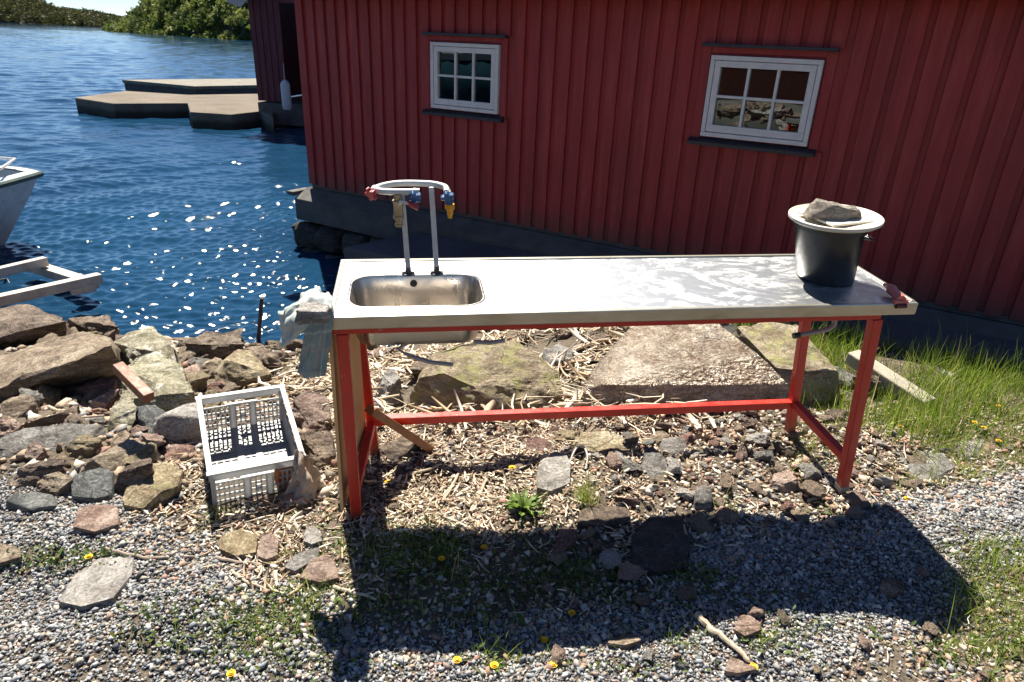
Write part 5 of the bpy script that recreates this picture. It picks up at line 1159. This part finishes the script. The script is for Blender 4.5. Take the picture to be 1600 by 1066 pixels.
def weedm(x, y):
    m = 0
    for px, py, sx, sy, k in [(90, 878, .2, .045, 1), (110, 870, .15, .03, .8), (680, 850, .10, .07, 1), (640, 890, .13, .06, .9), (400, 985, .13, .08, .8), (215, 1000, .05, .03, .9), (270, 1010, .04, .03, .6), (470, 930, .08, .04, .7), (930, 890, .15, .06, .5), (1090, 900, .06, .04, .7), (480, 1045, .15, .03, .5), (1370, 1000, .04, .03, .5), (1190, 1010, .07, .03, .8), (790, 1030, .05, .02, .9), (1290, 800, .04, .02, .5), (1480, 1030, .1, .06, .6), (1560, 1010, .1, .06, .8), (1140, 560, .1, .05, 0), (330, 820, .05, .04, .6), (900, 940, .5, .1, .14), (1100, 940, .4, .1, .10), (560, 950, .18, .07, .6), (480, 990, .12, .06, .5), (760, 960, .12, .05, .4), (880, 890, .16, .06, .8), (620, 840, .25, .1, .7), (720, 900, .25, .07, .7), (900, 925, .25, .05, .7), (1080, 905, .08, .05, .8), (830, 850, .12, .05, .5), (1000, 1045, .15, .03, .35), (250, 960, .15, .06, .3), (1300, 980, .1, .03, .4)]:
        P = G(px, py); m = m + k * bump2(x, y, P[0], P[1], sx, sy)
    return np.clip(m, 0, 1)
rgg = np.random.default_rng(9)
tmpl = []
for k in range(6):
    bm = bmesh.new(); rk = random.Random(k)
    for _ in range(11):
        d = Vector((rk.gauss(0, 1), rk.gauss(0, 1), rk.gauss(0, 1))).normalized(); bm.verts.new((d.x, d.y * 0.75, d.z * 0.55))
    r = bmesh.ops.convex_hull(bm, input=bm.verts); bmesh.ops.triangulate(bm, faces=bm.faces)
    bm.verts.ensure_lookup_table(); bm.verts.index_update()
    tmpl.append((np.array([v.co[:] for v in bm.verts]), np.array([[v.index for v in f.verts] for f in bm.faces]))); bm.free()
def rotm(n, rg, tilt=0.5):
    a = rg.uniform(0, 6.283, n); b = rg.normal(0, tilt, n); c = rg.normal(0, tilt, n)
    ca, sa, cb, sb, cc, s_c = np.cos(a), np.sin(a), np.cos(b), np.sin(b), np.cos(c), np.sin(c); Z = np.zeros(n); O = np.ones(n)
    Rz = np.stack([ca, -sa, Z, sa, ca, Z, Z, Z, O], -1).reshape(n, 3, 3); Rx = np.stack([O, Z, Z, Z, cb, -sb, Z, sb, cb], -1).reshape(n, 3, 3); Ry = np.stack([cc, Z, s_c, Z, O, Z, -s_c, Z, cc], -1).reshape(n, 3, 3)
    return Rz @ Rx @ Ry
def pebbles(name, x, y, s, cols, rg, lift=0.2, label=None):
    k = ~covered(x, y); x, y, s, cols = x[k], y[k], s[k], cols[k]
    V, Fc, C = [], [], []; base = 0; k = rg.integers(0, 6, len(x)); z = hgt(x, y)
    # stay on the fine ground relief
    for t in range(6):
        i = np.where(k == t)[0]; tv, tf = tmpl[t]; n = len(i); Rm = rotm(n, rg)
        P = np.einsum('nij,vj->nvi', Rm, tv) * s[i, None, None] + np.stack([x[i], y[i], z[i] + s[i] * lift], -1)[:, None, :]
        V.append(P.reshape(-1, 3)); Fc.append((tf[None] + (np.arange(n) * len(tv))[:, None, None]).reshape(-1, 3) + base); C.append(np.repeat(cols[i], len(tv), 0)); base += n * len(tv)
    o = fast_mesh(name, np.concatenate(V), np.concatenate(Fc), attr_mat(name + ' stone', 0.75, bump=0.3), 3, colors=np.concatenate(C)); tag(o, label, name.replace('_', ' '), kind='stuff'); return o
def soil_mask(x, y): return sstep((x - (0.70 + (y - 1.42) * 1.9 + 0.1 * noise2(x, y, 6, 2))) / 0.25) * (y < 2.05 + 0.1 * noise2(x, y, 7)) * sstep((2.45 - x * 0 - y) / .3)
N = 275000
x = rgg.uniform(-3.3, 4.4, N); y = rgg.uniform(1.15, 3.0, N)
edge = (yg(x) - y) / 0.22 + 0.5 * noise2(x, y, 5, 1)
p = sstep(edge + 0.6); p = p * (1 - 0.85 * soil_mask(x, y)); p = p * (1 - 0.35 * sstep((noise2(x, y, 3.2, 5) - 0.3) / 0.3))
vis = (x > -1.05 * y - 0.7) & (x < 1.3 * y + 0.9)
p = p * (1 - 0.65 * weedm(x, y)); keep = (rgg.random(N) < p) & vis; x, y = x[keep], y[keep]; n = len(x)
s = rgg.lognormal(math.log(0.0064), 0.38, n).clip(0.004, 0.02)
pal = np.array([[0.30, 0.31, 0.33], [0.40, 0.41, 0.42], [0.20, 0.215, 0.24], [0.50, 0.50, 0.49], [0.12, 0.13, 0.15], [0.62, 0.61, 0.59], [0.42, 0.32, 0.27], [0.27, 0.29, 0.32], [0.40, 0.36, 0.30]])
c = pal[rgg.choice(9, n, p=[.17, .15, .16, .12, .10, .06, .08, .08, .08])] * rgg.uniform(0.5, 1.05, n)[:, None]
pebbles('gravel', x, y, s, c, rgg, 0.45, 'grey crushed gravel of the foreground')
N = 30000   # fine grit among debris
x = rgg.uniform(-1.6, 3.2, N); y = rgg.uniform(1.3, 3.4, N); k = (y > yg(x) - 0.2) | (soil_mask(x, y) > 0.5); x, y = x[k], y[k]; n = len(x)
pal2 = np.array([[0.36, 0.27, 0.19], [0.42, 0.36, 0.29], [0.24, 0.17, 0.12], [0.34, 0.33, 0.32], [0.34, 0.20, 0.15], [0.52, 0.47, 0.40]])
N = 2600; sx2 = rgg.uniform(-0.2, 2.1, N); sy2 = rgg.uniform(1.9, 3.2, N); k = (sy2 > yg(sx2)) & (rgg.random(N) < np.clip(0.35 + 0.5 * sx2, 0, 1)); sx2, sy2 = sx2[k], sy2[k]
pebbles('small_rubble', sx2, sy2, rgg.lognormal(math.log(0.013), 0.35, len(sx2)).clip(0.007, 0.03), pal2[rgg.integers(0, 6, len(sx2))] * rgg.uniform(.8, 1.35, len(sx2))[:, None], rgg, 0.5, 'countless thumb-sized light stones under the right half of the bench')
N = 5200; bx2 = rgg.uniform(-4.6, -0.7, N); by2 = rgg.uniform(2.2, 5.4, N); k = (by2 > yg(bx2)) & (bx2 < -0.6 - 0.15 * (by2 - 2.2)) & (bx2 > -0.72 * by2 - 0.5); bx2, by2 = bx2[k], by2[k]
pebbles('rubble_fill', bx2, by2, rgg.lognormal(math.log(0.027), 0.42, len(bx2)).clip(0.008, 0.06), pal2[rgg.integers(0, 6, len(bx2))] * rgg.uniform(.5, 1.2, len(bx2))[:, None], rgg, 0.3, 'small broken stone filling the gaps of the left rock bank')
pebbles('grit', x, y, rgg.lognormal(math.log(0.008), 0.5, n).clip(0.003, 0.022), pal2[rgg.integers(0, 6, n)] * rgg.uniform(.7, 1.2, n)[:, None], rgg, 0.3, 'coarse brown grit and pebbles among the chips')

# ------------------------------------------------------------------ dry reed bits and chips
def chips(name, x, y, Ln, rad, cols, rg, zoff=0.01, pitch_=0.22, label=None, heap=None, cat='debris'):
    k = ~covered(x, y, -0.04) | (y > 3.0); x, y, Ln, rad, cols = x[k], y[k], Ln[k], rad[k], cols[k]
    n = len(x); a = rg.uniform(0, 6.283, n); b = rg.normal(0, pitch_, n); d = np.stack([np.cos(a) * np.cos(b), np.sin(a) * np.cos(b), np.sin(b)], -1)
    z = hgt(x, y) + zoff * rg.random(n) + np.abs(np.sin(b)) * Ln * 0.4 + (heap if heap is not None else 0)
    C = np.stack([x, y, z], -1); u = np.cross(d, [0, 0, 1.0]); u /= np.linalg.norm(u, axis=1)[:, None]; v = np.cross(u, d)
    bend = rg.normal(0, 0.08, (n, 1)) * Ln[:, None] * u
    P = []
    for t, k in ((-0.5, 0.75), (0.0, 1.0), (0.5, 0.6)):
        c = C + d * (Ln * t)[:, None] + (bend if t == 0 else 0)
        for q in range(5):
            an = 2 * math.pi * q / 5; P.append(c + (u * math.cos(an) + v * math.sin(an) * 0.7) * (rad * k)[:, None])
    V = np.stack(P, 1); f = []
    for i in range(2):
        for q in range(5): f.append([i * 5 + q, i * 5 + (q + 1) % 5, (i + 1) * 5 + (q + 1) % 5, (i + 1) * 5 + q])
    f += [[0, 1, 2, 3], [0, 3, 4, 4], [10, 13, 12, 11], [10, 14, 13, 13]]
    f = np.array([q for q in f if len(set(q)) == 4])
    Fq = (f[None] + (np.arange(n) * 15)[:, None, None]).reshape(-1, 4)
    o = fast_mesh(name, V.reshape(-1, 3), Fq, attr_mat(name + ' straw', 0.8), 4, colors=np.repeat(cols, 15, 0)); tag(o, label, cat, kind='stuff'); return o
strawp = np.array([[0.64, 0.54, 0.40], [0.50, 0.40, 0.28], [0.74, 0.66, 0.53], [0.28, 0.20, 0.14], [0.58, 0.51, 0.42], [0.40, 0.29, 0.19]])
N = 30000; x = rgg.uniform(-1.5, 1.9, N); y = rgg.uniform(1.7, 3.2, N)
dn = sstep((y - yg(x) + 0.12) / 0.2) * np.clip(0.95 - 0.75 * np.clip(x + 0.1, 0, 2), 0.16, 1) * (0.25 + 0.75 * sstep((noise2(x, y, 5, 7) + 0.35) / 0.5)) * np.where((y < 2.02) & (x > -0.75), 0.28, 1) * np.where((x < -0.75 - .15 * (y - 2.2)) & (y > 2.45), 0.12, 1)
k = rgg.random(N) < dn; x, y = x[k], y[k]; n = len(x)
chips('driftwood_chips', x, y, rgg.lognormal(math.log(0.024), 0.6, n).clip(0.008, 0.13), rgg.lognormal(math.log(0.0028), 0.5, n).clip(0.0012, 0.009), strawp[rgg.integers(0, 6, n)] * rgg.uniform(.75, 1.25, n)[:, None], rgg, 0.018, label='bleached chips and reed bits covering the ground under the bench')
N = 3200; x = rgg.uniform(-1.5, 1.2, N); y = rgg.uniform(2.9, 4.9, N); k = (noise2(x, y, 3, 4) > -0.3); x, y = x[k], y[k]; n = len(x)
chips('washed_up_reeds', x, y, rgg.lognormal(math.log(0.11), 0.6, n).clip(0.03, 0.55), rgg.lognormal(math.log(0.0055), 0.6, n).clip(0.002, 0.022), strawp[rgg.integers(0, 6, n)] * rgg.uniform(.8, 1.3, n)[:, None], rgg, 0.12, 0.12, label='heap of long bleached reeds washed up between the boulders')
N = 2200; x = rgg.uniform(0.8, 3.6, N); y = rgg.uniform(1.35, 4.0, N); k = (soil_mask(x, y) > 0.3) | ((x > 1.4) & (y > yg(x))); x, y = x[k], y[k]; n = len(x)
chips('dry_grass_litter', x, y, rgg.lognormal(math.log(0.035), 0.5, n).clip(0.012, 0.12), rgg.uniform(0.0008, 0.0022, n), strawp[rgg.integers(0, 6, n)] * rgg.uniform(.8, 1.3, n)[:, None], rgg, 0.02, 0.2, label='dry grass litter over the soil at the right')
# single sticks
STK = simple('bare stick', (0.50, 0.42, 0.32), (0.34, 0.27, 0.20), 0.85, sc_=20)
STD = simple('grey stick', (0.36, 0.30, 0.25), (0.24, 0.19, 0.15), 0.85, sc_=20)
def stick(pts_, r0, m, label, lift=0.012, lifts=None):
    P = [G(x, y, 0) + [0, 0, (lifts[i] if lifts else lift)] for i, (x, y) in enumerate(pts_)]; P = smooth_path(P, 5)
    P = [p + 0.25 * r0 * np.array([math.sin(i * 2.1), math.cos(i * 1.7), math.sin(i * 1.1)]) for i, p in enumerate(P)]
    tag(MB().tube(P, [r0 * (1 - 0.45 * i / len(P)) * (1 + 0.12 * math.sin(i * 2.7)) for i in range(len(P))], 8).build('stick', m, smooth=True), label, 'stick')
stick([(165, 862), (200, 870), (232, 876), (262, 875)], 0.007, STD, 'grey stick lying above the flat pale stone at bottom left')
stick([(338, 876), (372, 882), (410, 886)], 0.007, STD, 'grey-brown stick just below the low ochre stone')
stick([(362, 896), (385, 912), (424, 928)], 0.005, STK, 'thin bent twig at the left of the bench shadow')
stick([(522, 922), (552, 930), (588, 940)], 0.007, STK, 'short pale stick in the left part of the bench shadow')
stick([(1088, 968), (1110, 990), (1140, 1012), (1168, 1040)], 0.012, STK, 'thick bare stick crossing the lower edge of the bench shadow', 0.02)
stick([(775, 838), (768, 860), (760, 884)], 0.008, STD, 'upright-looking grey stick in the shadow below the bench middle')
stick([(80, 652), (105, 662), (135, 668), (166, 666)], 0.008, STK, 'pale bent stick lying over the rocks of the left bank', 0.06)
stick([(216, 650), (218, 690), (216, 722)], 0.004, STK, 'thin straight reed standing on the large tan slab', lifts=[0.03, 0.03, 0.03]) if False else None
stick([(392, 618), (440, 600), (480, 590), (516, 588)], 0.020, STK, 'bleached branch lying behind the crate', 0.05)
stick([(430, 622), (470, 606), (516, 600)], 0.014, STK, 'second bleached branch behind the crate, nearer the rim', 0.05)
stick([(850, 560), (895, 556), (940, 538), (975, 516)], 0.022, STD, 'curved branch between the mossy boulder and the glistening slab', 0.05)
stick([(815, 522), (850, 528), (890, 520), (905, 510)], 0.018, STD, 'dark branch just under the far edge of the bench', 0.05)
stick([(870, 575), (905, 560), (950, 545)], 0.014, STK, 'pale stick below the curved branch', 0.08)
stick([(690, 790), (705, 765), (722, 735), (733, 715)], 0.008, STK, 'long light stick among the chips below the sink')
stick([(735, 805), (748, 780), (760, 752)], 0.009, STK, 'stubby bleached stick among chips, right of the long light one')
stick([(975, 684), (1000, 690), (1028, 692)], 0.010, STK, 'bleached stick end beside the rounded pale stone')
stick([(640, 745), (672, 736), (690, 728)], 0.007, STK, 'thin light stick lying near the back of the chip bed')
stick([(0, 938), (60, 910), (125, 880)], 0.0035, STK, 'thin dry stalk across the gravel at bottom left') if False else None
stick([(285, 590), (262, 560), (235, 545)], 0.006, STD, 'dark twig on the pale veined boulder', 0.18)
# loop of pale cord beside the flat stone
cq = [G(x, y, 0) + [0, 0, z] for x, y, z in [(889, 735, .01), (893, 722, .03), (901, 712, .045), (911, 712, .045), (917, 722, .03), (915, 736, .01)]]
tag(MB().tube(smooth_path(cq), 0.004, 8).build('cord_loop', simple('white cord', (0.6, 0.56, 0.5)), smooth=True), 'small loop of pale cord right of the pale pinkish stone', 'cord')

# ------------------------------------------------------------------ grass, weeds, dandelions
def blades(name, x, y, Hh, wd_, cols, rg, lean=0.35, label=None, cat='grass', curve=0.5, z0=0.0):
    n = len(x); a = rg.uniform(0, 6.283, n); ln = np.abs(rg.normal(0, lean, n)); d = np.stack([np.cos(a), np.sin(a), np.zeros(n)], -1)
    fa = rg.uniform(0, 6.283, n); side = np.stack([np.cos(fa), np.sin(fa), np.zeros(n)], -1); base = np.stack([x, y, hgt(x, y) - 0.005 + z0], -1)
    P = []
    for t, w_ in ((0, 1.0), (0.35, 0.9), (0.7, 0.6), (1.0, 0.05)):
        c = base + d * (Hh * (ln * t + curve * ln * t * t))[:, None]; c[:, 2] += Hh * t * (1 - 0.35 * np.clip(ln, 0, 1.5) * t)
        P += [c - side * (wd_ * w_ / 2)[:, None], c + side * (wd_ * w_ / 2)[:, None]]
    V = np.stack(P, 1); f = np.array([[0, 1, 3, 2], [2, 3, 5, 4], [4, 5, 7, 6]]); Fq = (f[None] + (np.arange(n) * 8)[:, None, None]).reshape(-1, 4)
    return V.reshape(-1, 3), Fq, np.repeat(cols, 8, 0)
GRS = attr_mat('grass blade', 0.5, 0.45)
gp = np.array([[0.17, 0.26, 0.03], [0.26, 0.36, 0.045], [0.10, 0.16, 0.02], [0.36, 0.42, 0.09], [0.50, 0.43, 0.20]])
def grass_area(name, N, xr, yr, mask, hm, hs, wd_, seed, label, lean=0.3, pp=(.3, .28, .2, .14, .08)):
    rg = np.random.default_rng(seed); x = rg.uniform(*xr, N); y = rg.uniform(*yr, N); k = rg.random(N) < mask(x, y); x, y = x[k], y[k]; n = len(x)
    Hh = rg.lognormal(math.log(hm), hs, n)
    V, Fq, C = blades(name, x, y, Hh, rg.uniform(0.5, 1.3, n) * wd_, gp[rg.choice(5, n, p=pp)] * rg.uniform(.7, 1.25, n)[:, None], rg, lean)
    o = fast_mesh(name, V, Fq, GRS, 4, colors=C); tag(o, label, 'grass', kind='stuff'); return o
def m_right(x, y):
    lo = np.interp(x, [1.3, 1.6, 1.9, 2.3, 2.7, 3.4], [3.35, 3.2, 2.95, 2.85, 2.85, 3.0]); hi = 8.51 - 0.6013 * (x + 2.56) - 0.98
    m = sstep((y - lo + 0.25) / 0.5) * (y < hi) * sstep((x - 1.25) / 0.4)
    return m * np.clip(0.62 + 0.9 * noise2(x, y, 5, 3), 0.04, 1)
grass_area('grass', 78000, (1.2, 4.4), (2.5, 5.6), m_right, 0.088, 0.48, 0.0042, 31, 'bright green grass between the bench and the boathouse')
grass_area('short_grass', 16000, (1.3, 3.6), (2.25, 3.3), lambda x, y: (y > yg(x)) * np.clip(noise2(x, y, 7, 9) + 0.35, 0, 1), 0.035, 0.4, 0.0035, 32, 'short thin grass and moss along the gravel edge at the right', 0.6, (.25, .25, .1, .2, .2))
grass_area('corner_grass', 9000, (1.2, 2.2), (1.3, 2.1), lambda x, y: sstep((x - (1.38 + 0.35 * np.abs(y - 1.6))) / 0.3) * np.clip(0.8 + 0.8 * noise2(x, y, 9, 2), 0, 1), 0.05, 0.5, 0.0035, 33, 'green and yellowed grass in the bottom right corner', 0.5, (.3, .25, .15, .15, .15))
def tufts(x, y):
    m = 0
    for px, py, sx, sy, k in [(915, 780, .05, .04, 1.0), (640, 880, .14, .07, .8), (690, 850, .09, .06, .8), (450, 870, .03, .03, .9), (340, 810, .05, .04, .8), (400, 990, .13, .08, .8), (460, 945, .1, .05, .7), (1130, 790, .05, .03, .6), (560, 860, .1, .05, .5), (800, 1030, .12, .03, .7), (1060, 1010, .08, .03, .6), (1210, 1000, .08, .04, .7), (830, 800, .05, .03, .8), (880, 900, .16, .05, .35), (700, 960, .3, .06, .3), (1515, 745, .06, .03, .8), (1270, 890, .02, .02, .8)]:
        P = G(px, py); m = m + k * bump2(x, y, P[0], P[1], sx, sy)
    return np.clip(m, 0, 1)
grass_area('grass_tufts', 60000, (-1.3, 2.4), (1.3, 2.9), tufts, 0.045, 0.45, 0.0030, 34, 'small tufts of green grass in the gravel and chips', 0.55)
tall = G(915, 786); tl2 = G(822, 800)
grass_area('tall_tuft', 260, (tall[0] - .05, tall[0] + .05), (tall[1] - .04, tall[1] + .04), lambda x, y: bump2(x, y, tall[0], tall[1], .035, .03), 0.12, 0.3, 0.0024, 35, 'tall fine grass tuft in front of the flat stones under the bench', 0.22, (.25, .3, .05, .2, .2))
# low leafy weeds
def leaf_cloud(name, N, mask, xr, yr, size, seed, label, cols):
    rg = np.random.default_rng(seed); x = rg.uniform(*xr, N); y = rg.uniform(*yr, N); k = rg.random(N) < mask(x, y); x, y = x[k], y[k]; n = len(x)
    a = rg.uniform(0, 6.283, n); el = rg.uniform(0.05, 0.9, n); d = np.stack([np.cos(a) * np.cos(el), np.sin(a) * np.cos(el), np.sin(el)], -1); u = np.stack([-np.sin(a), np.cos(a), rg.normal(0, .2, n)], -1)
    L_ = rg.lognormal(math.log(size), 0.35, n)[:, None]; b = np.stack([x, y, hgt(x, y) + rg.uniform(0, 0.02, n)], -1); up = np.array([0, 0, 1.0])
    V = np.stack([b, b + d * L_ * .35 + u * L_ * .2 + up * L_ * .03, b + d * L_ * .75 + u * L_ * .17 + up * L_ * .02, b + d * L_ - up * L_ * .08, b + d * L_ * .75 - u * L_ * .17 + up * L_ * .02, b + d * L_ * .35 - u * L_ * .2 + up * L_ * .03, b + d * L_ * .5 - up * L_ * .04], 1)
    f = np.array([[0, 1, 6], [1, 2, 6], [2, 3, 6], [3, 4, 6], [4, 5, 6], [5, 0, 6]]); Fq = (f[None] + (np.arange(n) * 7)[:, None, None]).reshape(-1, 3)
    o = fast_mesh(name, V.reshape(-1, 3), Fq, GRS, 3, colors=np.repeat(cols[rg.integers(0, len(cols), n)] * rg.uniform(.7, 1.3, n)[:, None], 7, 0)); tag(o, label, 'weeds', kind='stuff')
wp = np.array([[0.07, 0.13, 0.02], [0.11, 0.17, 0.03], [0.05, 0.09, 0.02], [0.17, 0.20, 0.05]])
leaf_cloud('leafy_weeds', 60000, weedm, (-1.9, 2.3), (1.3, 2.7), 0.015, 41, 'low broad-leaved weeds spreading in the gravel', wp)
YF = simple('dandelion yellow', (0.85, 0.55, 0.01), (0.80, 0.45, 0.01), 0.6, sc_=200)
LF = simple('dandelion leaf', (0.08, 0.14, 0.018), (0.12, 0.18, 0.028), 0.5); STM = simple('dandelion stem', (0.20, 0.24, 0.08), (0.26, 0.22, 0.10), 0.6)
def dandelion(px, py, h, label, nl=6, leafL=0.06, lean=(0, 0), r=0.013, up=0.0):
    P = G(px, py); o = empty('dandelion', P); rg = random.Random(int(px * 7 + py)); tag(o, label, 'dandelion', 'dandelions')
    top = np.array([lean[0], lean[1], h])
    MB().tube(smooth_path([(0, 0, -0.005), tuple(top * 0.5 + [0.004, 0, 0]), tuple(top)], 3), 0.0016, 6).build('stem', STM, o, smooth=True)
    m = MB()
    for ringk, (rr, zz, nn_) in enumerate(((1.0, 0.0, 15), (0.72, 0.25, 12), (0.42, 0.42, 8))):
        for k in range(nn_):
            a = 6.283 * (k + rg.random() * .5) / nn_; c, s = math.cos(a), math.sin(a); w_ = r * 0.2
            m.add([top + [-s * w_ * .5, c * w_ * .5, 0], top + [s * w_ * .5, -c * w_ * .5, 0], top + [c * r * rr + s * w_, s * r * rr - c * w_, r * zz + 0.002], top + [c * r * rr - s * w_, s * r * rr + c * w_, r * zz + 0.002]], [(0, 1, 2, 3)])
    m.lathe([(0, -0.004), (r * .3, -0.002), (r * .38, 0.004), (r * .3, r * .45), (0, r * .5)], 10, tuple(top))
    m.build('flower_head', YF, o)
    for k in range(nl):
        a = 6.283 * k / nl + rg.uniform(-.4, .4); Lf = leafL * rg.uniform(.7, 1.2); c, s = math.cos(a), math.sin(a); lm_ = MB(); vs = []; e0 = rg.uniform(0.3, 1.0) + up * rg.random()
        K = 9
        for i in range(K + 1):
            t = i / K; w_ = Lf * 0.13 * math.sin(min(t * 1.15 + 0.08, 1) * math.pi) ** 0.8 * (1.0 if i % 2 else 0.45); x_ = Lf * t * math.cos(e0 * (1 - .5 * t)); z_ = Lf * math.sin(e0) * (t - 0.55 * t * t)
            vs += [(c * x_ - s * w_, s * x_ + c * w_, z_ + .004), (c * x_, s * x_, z_), (c * x_ + s * w_, s * x_ - c * w_, z_ + .004)]
        lm_.add(vs, [(3 * i + j, 3 * i + j + 1, 3 * i + j + 4, 3 * i + j + 3) for i in range(K) for j in (0, 1)]); lm_.build('leaf', LF, o, smooth=True)
dandelion(818, 800, 0.20, 'tall dandelion with a bright leafy rosette in front of the chips', 30, 0.115, (-0.055, 0.02), 0.013, 0.6)
dandelion(606, 756, 0.012, 'low dandelion right of the front left bench leg', 4, 0.03)
dandelion(140, 874, 0.012, 'single dandelion in the weeds at the left edge', 5, 0.04)
dandelion(362, 1057, 0.012, 'dandelion at the bottom left in the sunlit weeds', 5, 0.04)
dandelion(690, 880, 0.02, 'dandelion in the dark weed clump inside the shadow', 5, 0.06)
dandelion(756, 860, 0.015, 'dandelion beside the grey stick in the shadow', 4, 0.03)
dandelion(714, 1037, 0.015, 'dandelion at the lower rim of the shadow, left of the paired ones', 5, 0.04)
dandelion(772, 1045, 0.015, 'dandelion in the pale weed rosette at the bottom', 6, 0.05)
dandelion(864, 1043, 0.012, 'dandelion in bright gravel right of the weed rosette', 4, 0.03)
dandelion(893, 962, 0.012, 'lone dandelion in the middle of the bench shadow', 3, 0.03)
dandelion(850, 1004, 0.012, 'dim dandelion near the lower rim inside the shadow', 3, 0.03)
dandelion(1176, 1047, 0.014, 'dandelion at the end of the thick bare stick', 4, 0.035)
dandelion(1520, 668, 0.03, 'left one of the close pair of dandelions in the right-hand grass', 4, 0.05)
dandelion(1534, 676, 0.03, 'right one of the close pair of dandelions in the right-hand grass', 4, 0.05)
dandelion(1556, 645, 0.04, 'dandelion farthest back in the right-hand grass', 4, 0.05)
dandelion(1558, 694, 0.02, 'dandelion beside the thin pinkish stone at the right', 4, 0.04)
dandelion(1405, 672, 0.02, 'small dandelion just right of the front right bench leg', 3, 0.03)
dandelion(1416, 782, 0.010, 'tiny dandelion in the gravel right of the bench', 2, 0.02)
